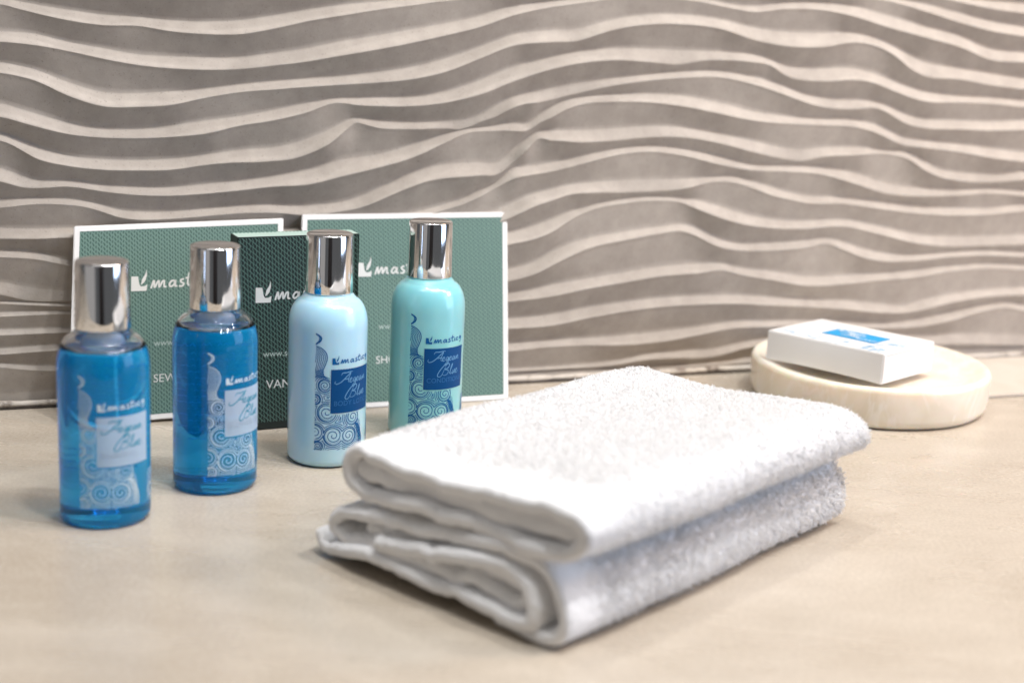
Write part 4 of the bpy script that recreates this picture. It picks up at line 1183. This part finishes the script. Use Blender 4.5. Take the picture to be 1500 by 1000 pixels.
ribbon('middle_fold', [(34, 14.6), (50, 17.2), (60, 18.4), (67, 19.8), (83, 22.2), (92.5, 22.6), (99.5, 19.8), (103.8, 14), (105.3, 8.5), (103, 6.0), (96, 5.8), (84, 7.0), (73, 7.8), (55, 7.4), (40, 8.4), (27, 8.6), (14, 5.6), (5, 4.8), (0.6, 7.4)], 0.0052, -0.0025, TL - 0.003, 5, CLOTH)
ribbon('inner_ply', [(24, 15.6), (46, 16.0), (66, 16.2), (86, 17.6), (97, 16.2)], 0.0055, 0.0035, TL - 0.004, 6, CLOTH)


def pile(name, c, nor, th, seed, count, weight, l_lo, l_hi, rs, hh=0.0006):
    """thousands of short bent terry loops on the outer side of a fold"""
    R = np.random.RandomState(rs)
    n = len(c)
    seglen = np.array([(c[min(k + 1, n - 1)] - c[k]).length for k in range(n)])
    wgt = np.array([weight(c[k], nor[k]) for k in range(n)]) * seglen
    cdf = np.cumsum(wgt) / wgt.sum()
    V, F = [], []
    for t in range(count):
        k = int(np.searchsorted(cdf, R.rand()))
        k = min(k, n - 2)
        f = R.rand()
        p = c[k].lerp(c[k + 1], f)
        nn = nor[k].lerp(nor[k + 1], f).normalized()
        l = l_lo + (l_hi - l_lo) * R.rand()
        if l < 0.026 and R.rand() > (l - l_lo) / (0.026 - l_lo):
            continue
        s, z, ll = warp(p.x + nn.x * th / 2, p.y + nn.y * th / 2, l, seed)
        base = Vector(loc3(s, z, ll))
        N3 = (E1 * nn.x + Vector((0, 0, 1)) * nn.y)
        if N3.z < -0.2 and z < 0.004:
            continue
        T3 = (E1 * -nn.y + Vector((0, 0, 1)) * nn.x)
        a, b = R.normal(0, 0.36, 2)
        d = (N3 + T3 * a + E2 * b).normalized()
        a2, b2 = R.normal(0, 0.9, 2)
        d2 = (N3 * 0.6 + d * 0.5 + T3 * a2 + E2 * b2).normalized()
        h = hh * (0.7 + R.rand()) * (1.6 if R.rand() < 0.10 else 1.0)
        r = 0.00022 + 0.00014 * R.rand()
        m1 = base + d * h
        m2 = m1 + d2 * h * 0.75
        ph = R.rand() * 6.28
        i0 = len(V)
        for q, rr in ((base - N3 * 0.0004, r * 0.9), (m1, r), (m2, r * 0.5)):
            for j in range(3):
                an = ph + j * 2.0944
                w = q + (T3 * math.cos(an) + E2 * math.sin(an)) * rr
                V.append((w.x, w.y, max(w.z, 0.0003)))
        for g in (0, 3):
            for j in range(3):
                j2 = (j + 1) % 3
                F.append((i0 + g + j, i0 + g + j2, i0 + g + 3 + j2, i0 + g + 3 + j))
        F.append((i0 + 6, i0 + 7, i0 + 8))
    me = mesh(V, F, True)
    return tag(link(name, me, PILE, towel), kind='stuff')


def w_up(p, nn):
    # outer side: top face and right-hand fold
    if nn.y > 0.3:
        return 1.0 if p.y > 0.036 else 0.0
    return 1.0 if p.x > 0.108 and nn.y > -0.95 else (0.5 if p.x < 0.02 else 0.0)


def w_lo(p, nn):
    return 1.0 if p.x > 0.100 and nn.x > -0.2 else 0.0


pile('terry_pile', upc, upn, 0.0052, 1, 46000, w_up, 0.012, TL + 0.003, 7, 0.00042)
pile('terry_pile', loc_, lon, 0.0048, 4, 17000, w_lo, 0.012, TL, 9, 0.00055)
